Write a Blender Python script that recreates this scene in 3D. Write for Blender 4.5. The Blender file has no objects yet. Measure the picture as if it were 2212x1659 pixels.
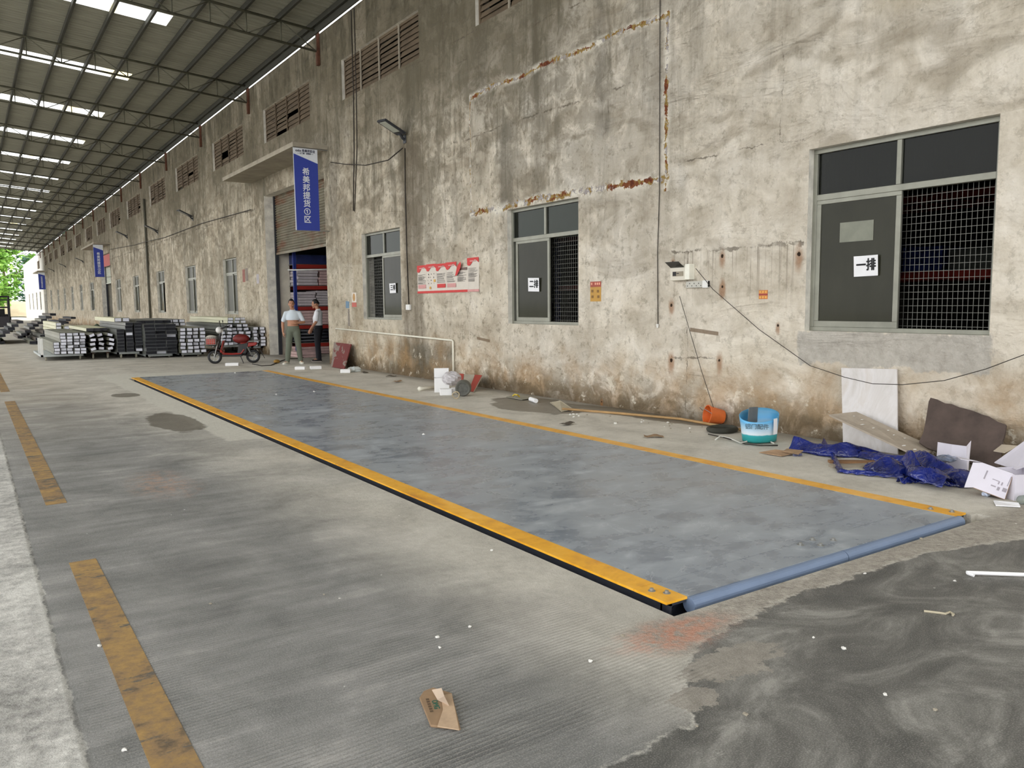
import bpy, bmesh, math, random
from mathutils import Vector, Matrix, Euler

SC = bpy.context.scene
COL = SC.collection
random.seed(7)
PI = math.pi

# ---------------------------------------------------------------- camera
IMW, IMH, FPX = 2212.0, 1659.0, 1728.7
CAMH = 1.535
YAW, PITCH, ROLL = 0.594695, -0.1001735, -0.0094247
_f = Vector((math.sin(YAW) * math.cos(PITCH), math.cos(YAW) * math.cos(PITCH), math.sin(PITCH)))
_r = Vector((math.cos(YAW), -math.sin(YAW), 0))
_u = _r.cross(_f)
CR = _r * math.cos(ROLL) + _u * math.sin(ROLL)
CU = -_r * math.sin(ROLL) + _u * math.cos(ROLL)
CF = _f
cam = bpy.data.cameras.new('camera')
cam.sensor_width = 36.0
cam.lens = FPX / IMW * 36.0
cam.clip_end = 2000
camo = bpy.data.objects.new('camera', cam)
COL.objects.link(camo)
m = Matrix((CR, CU, -CF)).transposed().to_4x4()
m.translation = (0, 0, CAMH)
camo.matrix_world = m
SC.camera = camo

# ---------------------------------------------------------------- sky, exposure
SC.view_settings.view_transform = 'Standard'
SC.view_settings.look = 'None'
SC.view_settings.gamma = 1.0
SC.view_settings.use_curve_mapping = False
SC.view_settings.exposure = 0.68
w = bpy.data.worlds.new('overcast_sky')
SC.world = w
w.use_nodes = True
wn = w.node_tree
wn.nodes.clear()
bg = wn.nodes.new('ShaderNodeBackground')
bg.inputs['Color'].default_value = (0.985, 0.99, 1.0, 1)
bg.inputs['Strength'].default_value = 1.9
wo = wn.nodes.new('ShaderNodeOutputWorld')
wn.links.new(bg.outputs[0], wo.inputs[0])
SC.cycles.use_denoising = True
SC.cycles.max_bounces = 6
SC.cycles.diffuse_bounces = 4
SC.cycles.glossy_bounces = 3
SC.cycles.use_adaptive_sampling = True
SC.cycles.adaptive_threshold = 0.035
SC.cycles.adaptive_min_samples = 12
SC.cycles.caustics_reflective = False
SC.cycles.caustics_refractive = False
SC.cycles.transparent_max_bounces = 12
SC.cycles.sample_clamp_indirect = 6.0

# ---------------------------------------------------------------- pixel to place
def ray(px, py):
    return CF + CR * ((px - IMW / 2) / FPX) - CU * ((py - IMH / 2) / FPX)
EYE = Vector((0, 0, CAMH))
def G(px, py, z=0.0):          # point on a level plane
    d = ray(px, py)
    return EYE + d * ((z - CAMH) / d.z)
def WX(px, py, X=7.78):        # point on a plane parallel to the long wall
    d = ray(px, py)
    return EYE + d * (X / d.x)
def FT(px, X):                # where a picture column meets the floor on a plane parallel to the wall
    d0 = ray(px, 0.0); dd = ray(px, 1.0) - d0
    py = -(CAMH * d0.x + X * d0.z) / (CAMH * dd.x + X * dd.z)
    d = d0 + dd * py
    return EYE + d * (X / d.x)
def PLN(px, py, P0, n):
    d = ray(px, py); n = Vector(n); return EYE + d * ((Vector(P0) - EYE).dot(n) / d.dot(n))
def WY(px, py, Y):             # point on a plane across the hall
    d = ray(px, py)
    return EYE + d * (Y / d.y)

# ---------------------------------------------------------------- mesh helpers
class MB:
    def __init__(s):
        s.v, s.f, s.mi = [], [], []
        s.cur = 0
    def quad(s, a, b, c, d):
        n = len(s.v); s.v += [tuple(a), tuple(b), tuple(c), tuple(d)]; s.f.append((n, n + 1, n + 2, n + 3)); s.mi.append(s.cur)
    def poly(s, pts):
        n = len(s.v); s.v += [tuple(p) for p in pts]; s.f.append(tuple(range(n, n + len(pts)))); s.mi.append(s.cur)
    def hexa(s, p):            # 8 points: bottom 4 ccw, top 4 ccw
        n = len(s.v); s.v += [tuple(q) for q in p]
        for f in ((3, 2, 1, 0), (4, 5, 6, 7), (0, 1, 5, 4), (1, 2, 6, 5), (2, 3, 7, 6), (3, 0, 4, 7)):
            s.f.append(tuple(n + i for i in f)); s.mi.append(s.cur)
    def box(s, x0, x1, y0, y1, z0, z1, M=None):
        p = [Vector(q) for q in ((x0, y0, z0), (x1, y0, z0), (x1, y1, z0), (x0, y1, z0), (x0, y0, z1), (x1, y0, z1), (x1, y1, z1), (x0, y1, z1))]
        if M is not None: p = [M @ q for q in p]
        s.hexa(p)
    def cbox(s, c, d, M=None):
        s.box(c[0] - d[0] / 2, c[0] + d[0] / 2, c[1] - d[1] / 2, c[1] + d[1] / 2, c[2] - d[2] / 2, c[2] + d[2] / 2, M)
    def slab(s, pts, t):       # polygon pts extruded by vector t
        t = Vector(t); P = [Vector(p) for p in pts]; n = len(P); b = len(s.v)
        s.v += [tuple(p) for p in P] + [tuple(p + t) for p in P]
        s.f.append(tuple(b + i for i in reversed(range(n)))); s.mi.append(s.cur)
        s.f.append(tuple(b + n + i for i in range(n))); s.mi.append(s.cur)
        for i in range(n):
            j = (i + 1) % n
            s.f.append((b + i, b + j, b + n + j, b + n + i)); s.mi.append(s.cur)
    def tube(s, pts, r, n=8, caps=True, closed=False):
        P = [Vector(p) for p in pts]; rs = r if isinstance(r, (list, tuple)) else [r] * len(P)
        b = len(s.v); up = None; N = len(P)
        for i, p in enumerate(P):
            if closed: t = P[(i + 1) % N] - P[i - 1]
            else: t = P[min(i + 1, N - 1)] - P[max(i - 1, 0)]
            if t.length < 1e-9: t = Vector((0, 0, 1))
            t.normalize()
            if up is None: up = Vector((0, 0, 1)) if abs(t.z) < .9 else Vector((1, 0, 0))
            a = t.cross(up)
            if a.length < 1e-6: a = t.cross(Vector((1, 0, 0)))
            a.normalize(); c = a.cross(t).normalized(); up = c
            for k in range(n):
                th = 2 * PI * k / n
                s.v.append(tuple(p + (a * math.cos(th) + c * math.sin(th)) * rs[i]))
        R = N if closed else N - 1
        for i in range(R):
            j = (i + 1) % N
            for k in range(n):
                l = (k + 1) % n
                s.f.append((b + i * n + k, b + j * n + k, b + j * n + l, b + i * n + l)); s.mi.append(s.cur)
        if caps and not closed:
            s.f.append(tuple(b + k for k in range(n))); s.mi.append(s.cur)
            s.f.append(tuple(b + (N - 1) * n + k for k in reversed(range(n)))); s.mi.append(s.cur)
    def lathe(s, prof, n=24, M=None, capb=False, capt=False):
        b = len(s.v)
        for r, z in prof:
            for k in range(n):
                th = 2 * PI * k / n; q = Vector((r * math.cos(th), r * math.sin(th), z))
                s.v.append(tuple(M @ q if M is not None else q))
        for i in range(len(prof) - 1):
            for k in range(n):
                l = (k + 1) % n
                s.f.append((b + i * n + k, b + i * n + l, b + (i + 1) * n + l, b + (i + 1) * n + k)); s.mi.append(s.cur)
        if capb: s.f.append(tuple(b + k for k in reversed(range(n)))); s.mi.append(s.cur)
        if capt:
            q = b + (len(prof) - 1) * n
            s.f.append(tuple(q + k for k in range(n))); s.mi.append(s.cur)
    def grid(s, fn, nu, nv):
        b = len(s.v)
        for i in range(nu + 1):
            for j in range(nv + 1): s.v.append(tuple(fn(i / nu, j / nv)))
        for i in range(nu):
            for j in range(nv):
                a = b + i * (nv + 1) + j
                s.f.append((a, a + nv + 1, a + nv + 2, a + 1)); s.mi.append(s.cur)
    def ball(s, c, r, nu=12, nv=8, jit=0.0, M=None):
        b = len(s.v); c = Vector(c); r = Vector(r) if not isinstance(r, (int, float)) else Vector((r, r, r))
        for i in range(nv + 1):
            ph = PI * i / nv
            for k in range(nu):
                th = 2 * PI * k / nu
                q = Vector((math.sin(ph) * math.cos(th) * r.x, math.sin(ph) * math.sin(th) * r.y, math.cos(ph) * r.z))
                if jit: q *= 1 + random.uniform(-jit, jit)
                q = c + q
                s.v.append(tuple(M @ q if M is not None else q))
        for i in range(nv):
            for k in range(nu):
                l = (k + 1) % nu
                s.f.append((b + i * nu + k, b + (i + 1) * nu + k, b + (i + 1) * nu + l, b + i * nu + l)); s.mi.append(s.cur)
    def build(s, name, mat, parent=None, smooth=False, bevel=0.0, loc=None, merge=False):
        me = bpy.data.meshes.new(name)
        me.from_pydata(s.v, [], s.f)
        mats = mat if isinstance(mat, (list, tuple)) else [mat]
        for k in mats: me.materials.append(k)
        if len(mats) > 1: me.polygons.foreach_set('material_index', s.mi)
        bm = bmesh.new(); bm.from_mesh(me)
        bmesh.ops.remove_doubles(bm, verts=bm.verts, dist=1e-5) if merge else None
        bmesh.ops.recalc_face_normals(bm, faces=bm.faces)
        if bevel: bmesh.ops.bevel(bm, geom=bm.edges[:], offset=bevel, segments=2, affect='EDGES', profile=.5, clamp_overlap=True)
        bm.to_mesh(me); bm.free()
        if smooth:
            me.polygons.foreach_set('use_smooth', [True] * len(me.polygons))
        me.update()
        o = bpy.data.objects.new(name, me)
        COL.objects.link(o)
        if parent is not None: o.parent = parent
        if loc is not None: o.location = loc
        return o

def tag(o, label=None, cat=None, group=None, kind=None):
    if label: o['label'] = label
    if cat: o['category'] = cat
    if group: o['group'] = group
    if kind: o['kind'] = kind
    return o
def thing(name, label, cat, loc=(0, 0, 0), rz=0.0, group=None):
    o = bpy.data.objects.new(name, None); COL.objects.link(o)
    o.location = loc; o.rotation_euler = (0, 0, rz); o.empty_display_size = .1
    return tag(o, label, cat, group)
def struct(o): o['kind'] = 'structure'; return o
def copy_tree(o, parent=None):
    c = o.copy(); COL.objects.link(c)
    if parent is not None: c.parent = parent
    for ch in list(o.children): copy_tree(ch, c)
    return c

def frame_mat(o, x, y):        # matrix from origin, x axis, y axis (z = x cross y)
    x = Vector(x).normalized(); y = Vector(y).normalized(); z = x.cross(y)
    M = Matrix((x, y, z)).transposed().to_4x4(); M.translation = Vector(o); return M
WALLM = lambda y, z, x=7.78: frame_mat((x, y, z), (0, -1, 0), (0, 0, 1))   # on the long wall, facing the hall

def lettering(body, size, mat, M, parent, bold=0.0, name='lettering', spacing=1.0, width=None, align='CENTER', thick=0.0006):
    cu = bpy.data.curves.new('lettering', 'FONT')
    cu.body = body; cu.size = size; cu.align_x = align; cu.align_y = 'CENTER'; cu.offset = bold
    cu.offset = 0.0; cu.space_line = spacing; cu.extrude = thick; cu.resolution_u = 3
    t = bpy.data.objects.new('lettering', cu); COL.objects.link(t)
    dg = bpy.context.evaluated_depsgraph_get()
    me = bpy.data.meshes.new_from_object(t.evaluated_get(dg))
    bpy.data.objects.remove(t); bpy.data.curves.remove(cu)
    if width:
        xs = [v.co.x for v in me.vertices]
        if xs and max(xs) > min(xs):
            k = width / (max(xs) - min(xs)); me.transform(Matrix.Diagonal((k, 1, 1, 1)))
    if bold:
        q = bmesh.new()
        for (a, c) in ((-1, 0), (1, 0), (0, -1), (0, 1)):
            t = me.copy(); t.transform(Matrix.Translation((a * bold, c * bold, .0001 * (a + 2 * c)))); q.from_mesh(t); bpy.data.meshes.remove(t)
        q.to_mesh(me); q.free()
    me.transform(M)
    me.materials.clear(); me.materials.append(mat)
    o = bpy.data.objects.new(name, me); COL.objects.link(o); o.parent = parent
    return o

# ---------------------------------------------------------------- material helpers
def lin(c):
    def g(v):
        v /= 255.0
        return v / 12.92 if v <= .04045 else ((v + .055) / 1.055) ** 2.4
    return (g(c[0]), g(c[1]), g(c[2]), 1.0)

class NT:
    def __init__(s, name, rough=.8, metal=0.0, spec=None):
        s.m = bpy.data.materials.new(name); s.m.use_nodes = True
        s.t = s.m.node_tree; s.t.nodes.clear()
        s.out = s.t.nodes.new('ShaderNodeOutputMaterial')
        s.b = s.t.nodes.new('ShaderNodeBsdfPrincipled')
        s.b.inputs['Roughness'].default_value = rough; s.b.inputs['Metallic'].default_value = metal
        if spec is not None: s.b.inputs['Specular IOR Level'].default_value = spec
        s.t.links.new(s.b.outputs[0], s.out.inputs[0])
        s.tc = s.t.nodes.new('ShaderNodeTexCoord')
        s.P = s.tc.outputs['Object']
        s._sep = None
    def L(s, v, sock):
        if isinstance(v, bpy.types.NodeSocket): s.t.links.new(v, sock)
        elif isinstance(v, (int, float)):
            try: sock.default_value = v
            except (TypeError, ValueError): sock.default_value = (v, v, v, 1)[:len(sock.default_value)]
        else:
            sock.default_value = v if len(v) == len(sock.default_value) else tuple(v)[:len(sock.default_value)]
    def math(s, op, a, b=0.0, clamp=False, c=None):
        n = s.t.nodes.new('ShaderNodeMath'); n.operation = op; n.use_clamp = clamp
        s.L(a, n.inputs[0]); s.L(b, n.inputs[1])
        if c is not None: s.L(c, n.inputs[2])
        return n.outputs[0]
    def add(s, a, b, cl=False): return s.math('ADD', a, b, cl)
    def sub(s, a, b, cl=False): return s.math('SUBTRACT', a, b, cl)
    def mul(s, a, b, cl=False): return s.math('MULTIPLY', a, b, cl)
    def mx(s, a, b): return s.math('MAXIMUM', a, b)
    def mn(s, a, b): return s.math('MINIMUM', a, b)
    def sep(s, axis):
        if s._sep is None:
            s._sep = s.t.nodes.new('ShaderNodeSeparateXYZ'); s.t.links.new(s.P, s._sep.inputs[0])
        return s._sep.outputs['XYZ'.index(axis)]
    def map(s, scale=(1, 1, 1), loc=(0, 0, 0), rot=(0, 0, 0), vec=None):
        n = s.t.nodes.new('ShaderNodeMapping'); n.inputs['Scale'].default_value = scale
        n.inputs['Location'].default_value = loc; n.inputs['Rotation'].default_value = rot
        s.t.links.new(vec if vec is not None else s.P, n.inputs[0]); return n.outputs[0]
    def noise(s, sc=1.0, det=4, rough=.5, dist=0.0, scale=(1, 1, 1), loc=(0, 0, 0), rot=(0, 0, 0), vec=None, typ=None, color=False):
        n = s.t.nodes.new('ShaderNodeTexNoise')
        if typ: n.noise_type = typ
        n.inputs['Scale'].default_value = sc; n.inputs['Detail'].default_value = det
        n.inputs['Roughness'].default_value = rough; n.inputs['Distortion'].default_value = dist
        s.t.links.new(s.map(scale, loc, rot, vec), n.inputs['Vector'])
        return n.outputs[1 if color else 0]
    def voro(s, sc=1.0, feature='F1', scale=(1, 1, 1), loc=(0, 0, 0), out=0, rnd=1.0):
        n = s.t.nodes.new('ShaderNodeTexVoronoi'); n.feature = feature
        n.inputs['Scale'].default_value = sc; n.inputs['Randomness'].default_value = rnd
        s.t.links.new(s.map(scale, loc), n.inputs['Vector']); return n.outputs[out]
    def wave(s, sc, dist=0.0, det=2, dirn='X', scale=(1, 1, 1), rot=(0, 0, 0), dsc=1.0):
        n = s.t.nodes.new('ShaderNodeTexWave'); n.bands_direction = dirn
        n.inputs['Scale'].default_value = sc; n.inputs['Distortion'].default_value = dist
        n.inputs['Detail'].default_value = det; n.inputs['Detail Scale'].default_value = dsc
        s.t.links.new(s.map(scale, rot=rot), n.inputs['Vector']); return n.outputs[1]
    def rng(s, v, a, b, c=0.0, d=1.0, smooth=True):
        n = s.t.nodes.new('ShaderNodeMapRange'); n.interpolation_type = 'SMOOTHSTEP' if smooth else 'LINEAR'
        s.L(v, n.inputs['Value'])
        for k, q in zip(('From Min', 'From Max', 'To Min', 'To Max'), (a, b, c, d)): s.L(q, n.inputs[k])
        return n.outputs[0]
    def ramp(s, v, stops, interp='LINEAR'):
        n = s.t.nodes.new('ShaderNodeValToRGB'); n.color_ramp.interpolation = interp
        e = n.color_ramp.elements
        while len(e) < len(stops): e.new(.5)
        for q, (p, c) in zip(e, stops):
            q.position = p
            q.color = c if not isinstance(c, (int, float)) else (c, c, c, 1)
        s.L(v, n.inputs[0]); return n.outputs[0]
    def mix(s, f, a, b, mode='MIX'):
        n = s.t.nodes.new('ShaderNodeMix'); n.data_type = 'RGBA'; n.blend_type = mode
        s.L(f, n.inputs[0]); s.L(a, n.inputs[6]); s.L(b, n.inputs[7]); return n.outputs[2]
    def bump(s, h, strength=.3, dist=.02, prev=None):
        n = s.t.nodes.new('ShaderNodeBump'); n.inputs['Strength'].default_value = strength; n.inputs['Distance'].default_value = dist
        s.L(h, n.inputs['Height'])
        if prev is not None: s.t.links.new(prev, n.inputs['Normal'])
        s.t.links.new(n.outputs[0], s.b.inputs['Normal']); return n.outputs[0]
    def color(s, c): s.L(c, s.b.inputs['Base Color']); return s
    def rough(s, c): s.L(c, s.b.inputs['Roughness']); return s
    # masks
    def band(s, v, a, b, e=.05):   # 1 inside a..b with soft edge e
        return s.mul(s.rng(v, a - e, a + e), s.rng(v, b - e, b + e, 1.0, 0.0))
    def rect(s, u, v, u0, u1, v0, v1, e=.05):
        return s.mul(s.band(u, u0, u1, e), s.band(v, v0, v1, e))
    def blob(s, u, v, cu, cv, ru, rv, n=None, amt=.5, soft=.15):
        a = s.math('POWER', s.math('DIVIDE', s.sub(u, cu), ru), 2.0); b = s.math('POWER', s.math('DIVIDE', s.sub(v, cv), rv), 2.0)
        d = s.math('SQRT', s.add(a, b))
        if n is not None: d = s.add(d, s.mul(s.sub(n, .5), amt))
        return s.rng(d, 1 - soft, 1 + soft, 1.0, 0.0)

def mat(name, rgb, rough=.6, metal=0.0, var=.12, vs=6.0, bump=0.0, bs=40.0, spec=None, rgb2=None, scale=(1, 1, 1)):
    n = NT(name, rough, metal, spec)
    c = lin(rgb)
    d = lin(rgb2) if rgb2 else tuple(x * (1 - var) for x in c[:3]) + (1,)
    e = c if rgb2 else tuple(min(1, x * (1 + var)) for x in c[:3]) + (1,)
    n.color(n.ramp(n.noise(vs, 5, .6, scale=scale), [(.3, d), (.7, e)]))
    if bump: n.bump(n.noise(bs, 3, .6), bump, .005)
    return n.m

# ================================================================ surfaces
def make_wall_material():
    n = NT('weathered_plaster', .92, spec=.2)
    Y, Z = n.sep('Y'), n.sep('Z')
    big = n.noise(.42, 5, .6)
    mid = n.noise(1.7, 6, .62, dist=.4, loc=(3, 1, 7))
    fine = n.noise(9, 5, .7)
    strk = n.noise(1.0, 6, .74, dist=.6, scale=(1, 2.6, .30))         # vertical rain streaks
    strk2 = n.noise(1.0, 6, .75, dist=.3, scale=(1, 11, .8), loc=(0, 5, 2))
    hor = n.noise(1.0, 5, .6, dist=.8, scale=(1, .5, 2.6), loc=(0, 2, 9))
    near = n.rng(Y, 8.0, 20.0, 1.0, 0.0)                               # paler towards the right-hand bays
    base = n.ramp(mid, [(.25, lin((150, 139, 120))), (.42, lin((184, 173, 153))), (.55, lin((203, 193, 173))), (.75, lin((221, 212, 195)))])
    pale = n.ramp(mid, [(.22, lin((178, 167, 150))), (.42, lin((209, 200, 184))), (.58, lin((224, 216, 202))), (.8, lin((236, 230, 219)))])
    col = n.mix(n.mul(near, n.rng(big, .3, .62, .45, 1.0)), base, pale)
    col = n.mix(n.mul(n.rng(fine, .52, .75), .3), col, lin((152, 138, 115)))
    # grime clouds
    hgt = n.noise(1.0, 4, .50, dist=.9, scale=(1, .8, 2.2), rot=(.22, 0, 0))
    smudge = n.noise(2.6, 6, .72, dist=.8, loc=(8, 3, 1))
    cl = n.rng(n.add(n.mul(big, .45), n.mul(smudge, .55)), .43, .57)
    hi = n.rng(Z, 1.6, 6.6, .24, 1.0, smooth=False)  # more mould with height, the dimness under the roof painted in too
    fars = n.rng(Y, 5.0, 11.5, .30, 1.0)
    col = n.mix(n.mul(n.rng(hgt, .50, .36), n.rng(Z, .8, 4.0, .25, .5)), col, lin((140, 128, 108)))  # trowel hollows darkened, dirt and relief shading painted together
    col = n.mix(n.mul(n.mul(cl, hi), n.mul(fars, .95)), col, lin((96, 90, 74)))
    spk = n.mul(n.rng(n.noise(6.5, 5, .8, loc=(1, 8, 3)), .53, .63), n.rng(Y, 4, 14, .25, .6))
    col = n.mix(spk, col, lin((112, 104, 86)))
    # streaks from the eaves
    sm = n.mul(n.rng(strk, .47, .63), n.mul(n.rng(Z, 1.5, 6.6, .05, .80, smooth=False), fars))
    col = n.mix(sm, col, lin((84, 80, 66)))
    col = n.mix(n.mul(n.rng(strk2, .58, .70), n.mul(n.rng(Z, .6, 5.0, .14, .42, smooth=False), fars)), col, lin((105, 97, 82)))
    # moss just under the eaves
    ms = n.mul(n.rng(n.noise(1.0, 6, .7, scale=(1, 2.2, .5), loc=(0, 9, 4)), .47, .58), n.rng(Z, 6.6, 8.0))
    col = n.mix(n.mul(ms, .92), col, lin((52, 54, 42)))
    # top zone darker in one layer: stains and dimmer light in the colour
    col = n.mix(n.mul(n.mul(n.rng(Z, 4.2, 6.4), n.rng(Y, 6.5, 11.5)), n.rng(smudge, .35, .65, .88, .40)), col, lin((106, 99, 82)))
    # wide water stains with a shape of their own
    wob = n.sub(n.noise(2.6, 5, .7, scale=(1, 1, .5)), .5)
    Yw = n.add(Y, n.mul(wob, .45)); Zw = n.add(Z, n.mul(wob, .6))
    for (a, b, c, d, cc, k) in ((14.72, 15.62, -.2, 5.0, (98, 89, 74), .72), (11.38, 11.86, 3.18, 4.62, (105, 100, 88), .75), (13.5, 16.4, -.2, .75, (84, 78, 64), .75),
                                (10.6, 10.9, 3.2, 7.0, (92, 86, 72), .45), (9.0, 9.25, 4.0, 6.2, (88, 84, 74), .55), (12.2, 12.7, 3.5, 6.5, (92, 86, 72), .4), (17.8, 18.3, 0, 3.4, (150, 136, 110), .5),
                                (16.0, 16.25, 0, 1.15, (228, 220, 200), .5), (7.9, 8.05, .2, 6.2, (150, 140, 126), .3), (6.0, 6.7, 5.2, 6.4, (176, 158, 124), .5), (4.2, 5.0, 4.4, 5.1, (170, 155, 125), .35)):
        col = n.mix(n.mul(n.mul(n.rect(Yw, Zw, a, b, c, d, .14), n.rng(strk, .3, .6, .6, 1.0)), k), col, lin(cc))
    # ochre tide mark along the foot, dark skirt at the very bottom
    ft = n.mul(n.rng(n.add(Z, n.mul(n.sub(mid, .5), 1.3)), .0, 1.05, 1.0, 0.0), n.rng(n.noise(1.3, 4, .6, loc=(0, 4, 0)), .34, .56))
    col = n.mix(n.mul(ft, .66), col, lin((170, 136, 94)))
    col = n.mix(n.mul(n.mul(n.rng(Z, .0, .7, 1, 0), n.rng(smudge, .44, .56)), .75), col, lin((112, 94, 66)))
    fd = n.rng(n.add(Z, n.mul(n.sub(n.noise(3.5, 5, .7), .5), .6)), .0, .38, 1.0, 0.0)
    col = n.mix(n.mul(fd, .78), col, lin((92, 80, 62)))
    fl = n.mul(n.rng(n.noise(4, 6, .72, loc=(0, 1, 1)), .58, .64), n.rng(Z, .2, 1.2, 1.0, .0))
    col = n.mix(n.mul(fl, .6), col, lin((228, 220, 202)))
    # cement repair under the first window
    rp = n.rect(n.add(Y, n.mul(wob, .35)), n.add(Z, n.mul(wob, .3)), 3.62, 5.72, .84, 1.21, .015)
    rp2 = n.rect(n.add(Y, n.mul(wob, .2)), n.add(Z, n.mul(wob, .2)), 6.98, 7.30, 1.20, 1.80, .02)
    col = n.mix(n.mul(rp, .8), col, n.ramp(fine, [(.3, lin((150, 146, 138))), (.7, lin((186, 182, 174)))]))
    # hairline joints: (horizontal?, position, from, to, half width, rust)
    wv = n.mul(n.sub(n.noise(1.3, 4, .6), .5), .20)
    wv2 = n.mul(n.sub(n.noise(9, 5, .75), .5), .07)
    Yj = n.add(n.add(Y, wv), wv2); Zj = n.add(n.add(Z, wv), wv2)
    chip = n.rng(n.noise(7, 6, .8, loc=(2, 2, 2)), .36, .62)
    brk = n.rng(n.noise(2.8, 4, .6, loc=(6, 2, 9)), .42, .56); chip2 = n.noise(2.4, 3, .6, loc=(5, 5, 5))
    jcol = n.ramp(n.add(n.mul(chip2, .6), n.mul(fine, .4)), [(.0, lin((92, 48, 32))), (.40, lin((116, 68, 42))), (.46, lin((146, 122, 70))), (.52, lin((158, 152, 150))), (.57, lin((216, 210, 196)))], 'CONSTANT')
    crack = None
    for (h, p, a, b, hw, rust) in ((1, 5.27, 7.8, 12.8, .035, 1), (1, 3.19, 7.75, 12.85, .05, 1), (0, 7.82, 3.0, 5.3, .03, 1), (0, 12.8, 3.2, 5.3, .012, 1),
                                   (1, 2.19, 5.66, 7.7, .022, 0), (1, .81, 6.84, 7.68, .012, 0), (1, 4.55, 7.8, 13.4, .012, 0), (1, 5.95, 8.5, 13.2, .010, 0), (1, 6.35, 12.5, 19.6, .008, 0),
                                   (0, 7.4, .1, 2.1, .006, 0), (0, 6.0, 3.2, 4.6, .006, 0), (1, 3.33, 5.6, 7.6, .008, 0), (0, 19.5, .2, 8.2, .01, 0), (0, 13.75, 3.0, 8.2, .01, 0), (0, 26.0, .2, 8.2, .02, 0), (0, 32.3, .2, 8.2, .02, 0), (0, 38.7, 0, 8.2, .02, 0),
                                   (0, 27.1, 3.2, 6.4, .015, 0), (0, 31.0, 3.0, 6.4, .015, 0), (0, 33.2, 1.0, 6.4, .015, 0), (0, 37.3, .5, 6.4, .015, 0), (0, 43.4, .5, 6.4, .02, 0), (0, 51.5, 0, 6.4, .03, 0), (1, 4.6, 26, 57, .03, 0), (0, 9.0, 4.1, 5.2, .006, 0)):
        u, v = (Zj, Y) if h else (Yj, Z)
        wd = n.mul(chip, hw * 1.35) if rust else n.mul(chip, hw * 1.6)
        d = n.math('ABSOLUTE', n.sub(u, p))
        mk = n.mul(n.math('LESS_THAN', d, wd), n.mul(n.math('GREATER_THAN', v, a), n.math('LESS_THAN', v, b)))
        if rust:
            halo = n.mul(n.mul(n.rng(d, .0, hw * 3.2, 1.0, 0.0), n.rng(smudge, .46, .54)), n.mul(n.math('GREATER_THAN', v, a), n.math('LESS_THAN', v, b)))
            col = n.mix(n.mul(halo, .75), col, lin((226, 220, 206)))
        col = n.mix(n.mul(mk, 1.0) if rust else n.mul(n.mul(mk, brk), .7), col, jcol if rust else lin((92, 84, 72)))
        
    # drip marks below the chased joint, and light limewash runs
    dr = n.rng(n.noise(1.0, 3, .6, scale=(1, 26, .35), loc=(0, 3, 3)), .54, .62)
    dm = n.mul(n.mul(n.band(Y, 5.7, 7.65, .03), n.rng(Z, 1.35, 2.15)), n.math('LESS_THAN', Z, 2.18))
    col = n.mix(n.mul(n.mul(dr, dm), .6), col, lin((128, 118, 104)))
    # rust anchors: small holes with brown runs
    for (hy, hz, rr) in ((6.82, 1.72, .05), (5.72, 2.06, .07), (7.69, 1.49, .06), (9.11, .06, .04), (7.68, .76, .07), (6.85, .80, .06), (5.98, 1.25, .04), (7.67, 2.06, .05), (6.83, 2.1, .06)):
        col = n.mix(n.mul(n.blob(Y, Z, hy, hz - rr * .7, rr * .8, rr * 1.8, smudge, 2.2, .6), .65), col, lin((140, 92, 48)))
        col = n.mix(n.blob(Y, Z, hy, hz, rr * .32, rr * .36, fine, 2.2, .25), col, lin((50, 38, 28)))
    # scraped slots
    for (y0, y1, zc) in ((6.87, 7.35, 1.155), (12.2, 12.65, .885)):
        col = n.mix(n.mul(n.rect(Y, n.add(Z, n.mul(n.sub(Y, (y0 + y1) / 2), -.09)), y0, y1, zc - .025, zc + .025, .004), .85), col, lin((122, 104, 84)))
    # far end: whiter beyond the hall
    col = n.mix(n.rng(Y, 108, 114), col, lin((226, 224, 218)))
    rip_ = 0
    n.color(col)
    rip = n.noise(1.0, 4, .50, dist=1.3, scale=(1, .7, 1.9), rot=(.38, 0, 0), loc=(0, 4, 1))
    ripm = n.mul(n.rng(Z, 2.6, 4.0), n.rng(Y, 7.5, 10.5, 1.0, .35))
    h = n.add(n.mul(n.mul(rip, ripm), 2.2), 0.0)
    h = n.add(h, n.mul(hgt, 1.3)); h = n.add(h, n.mul(n.noise(22, 3, .6), .12))
    h = n.add(h, n.mul(n.noise(4.5, 4, .6), .45))
    n.bump(h, .9, .09)
    return n.m

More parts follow.
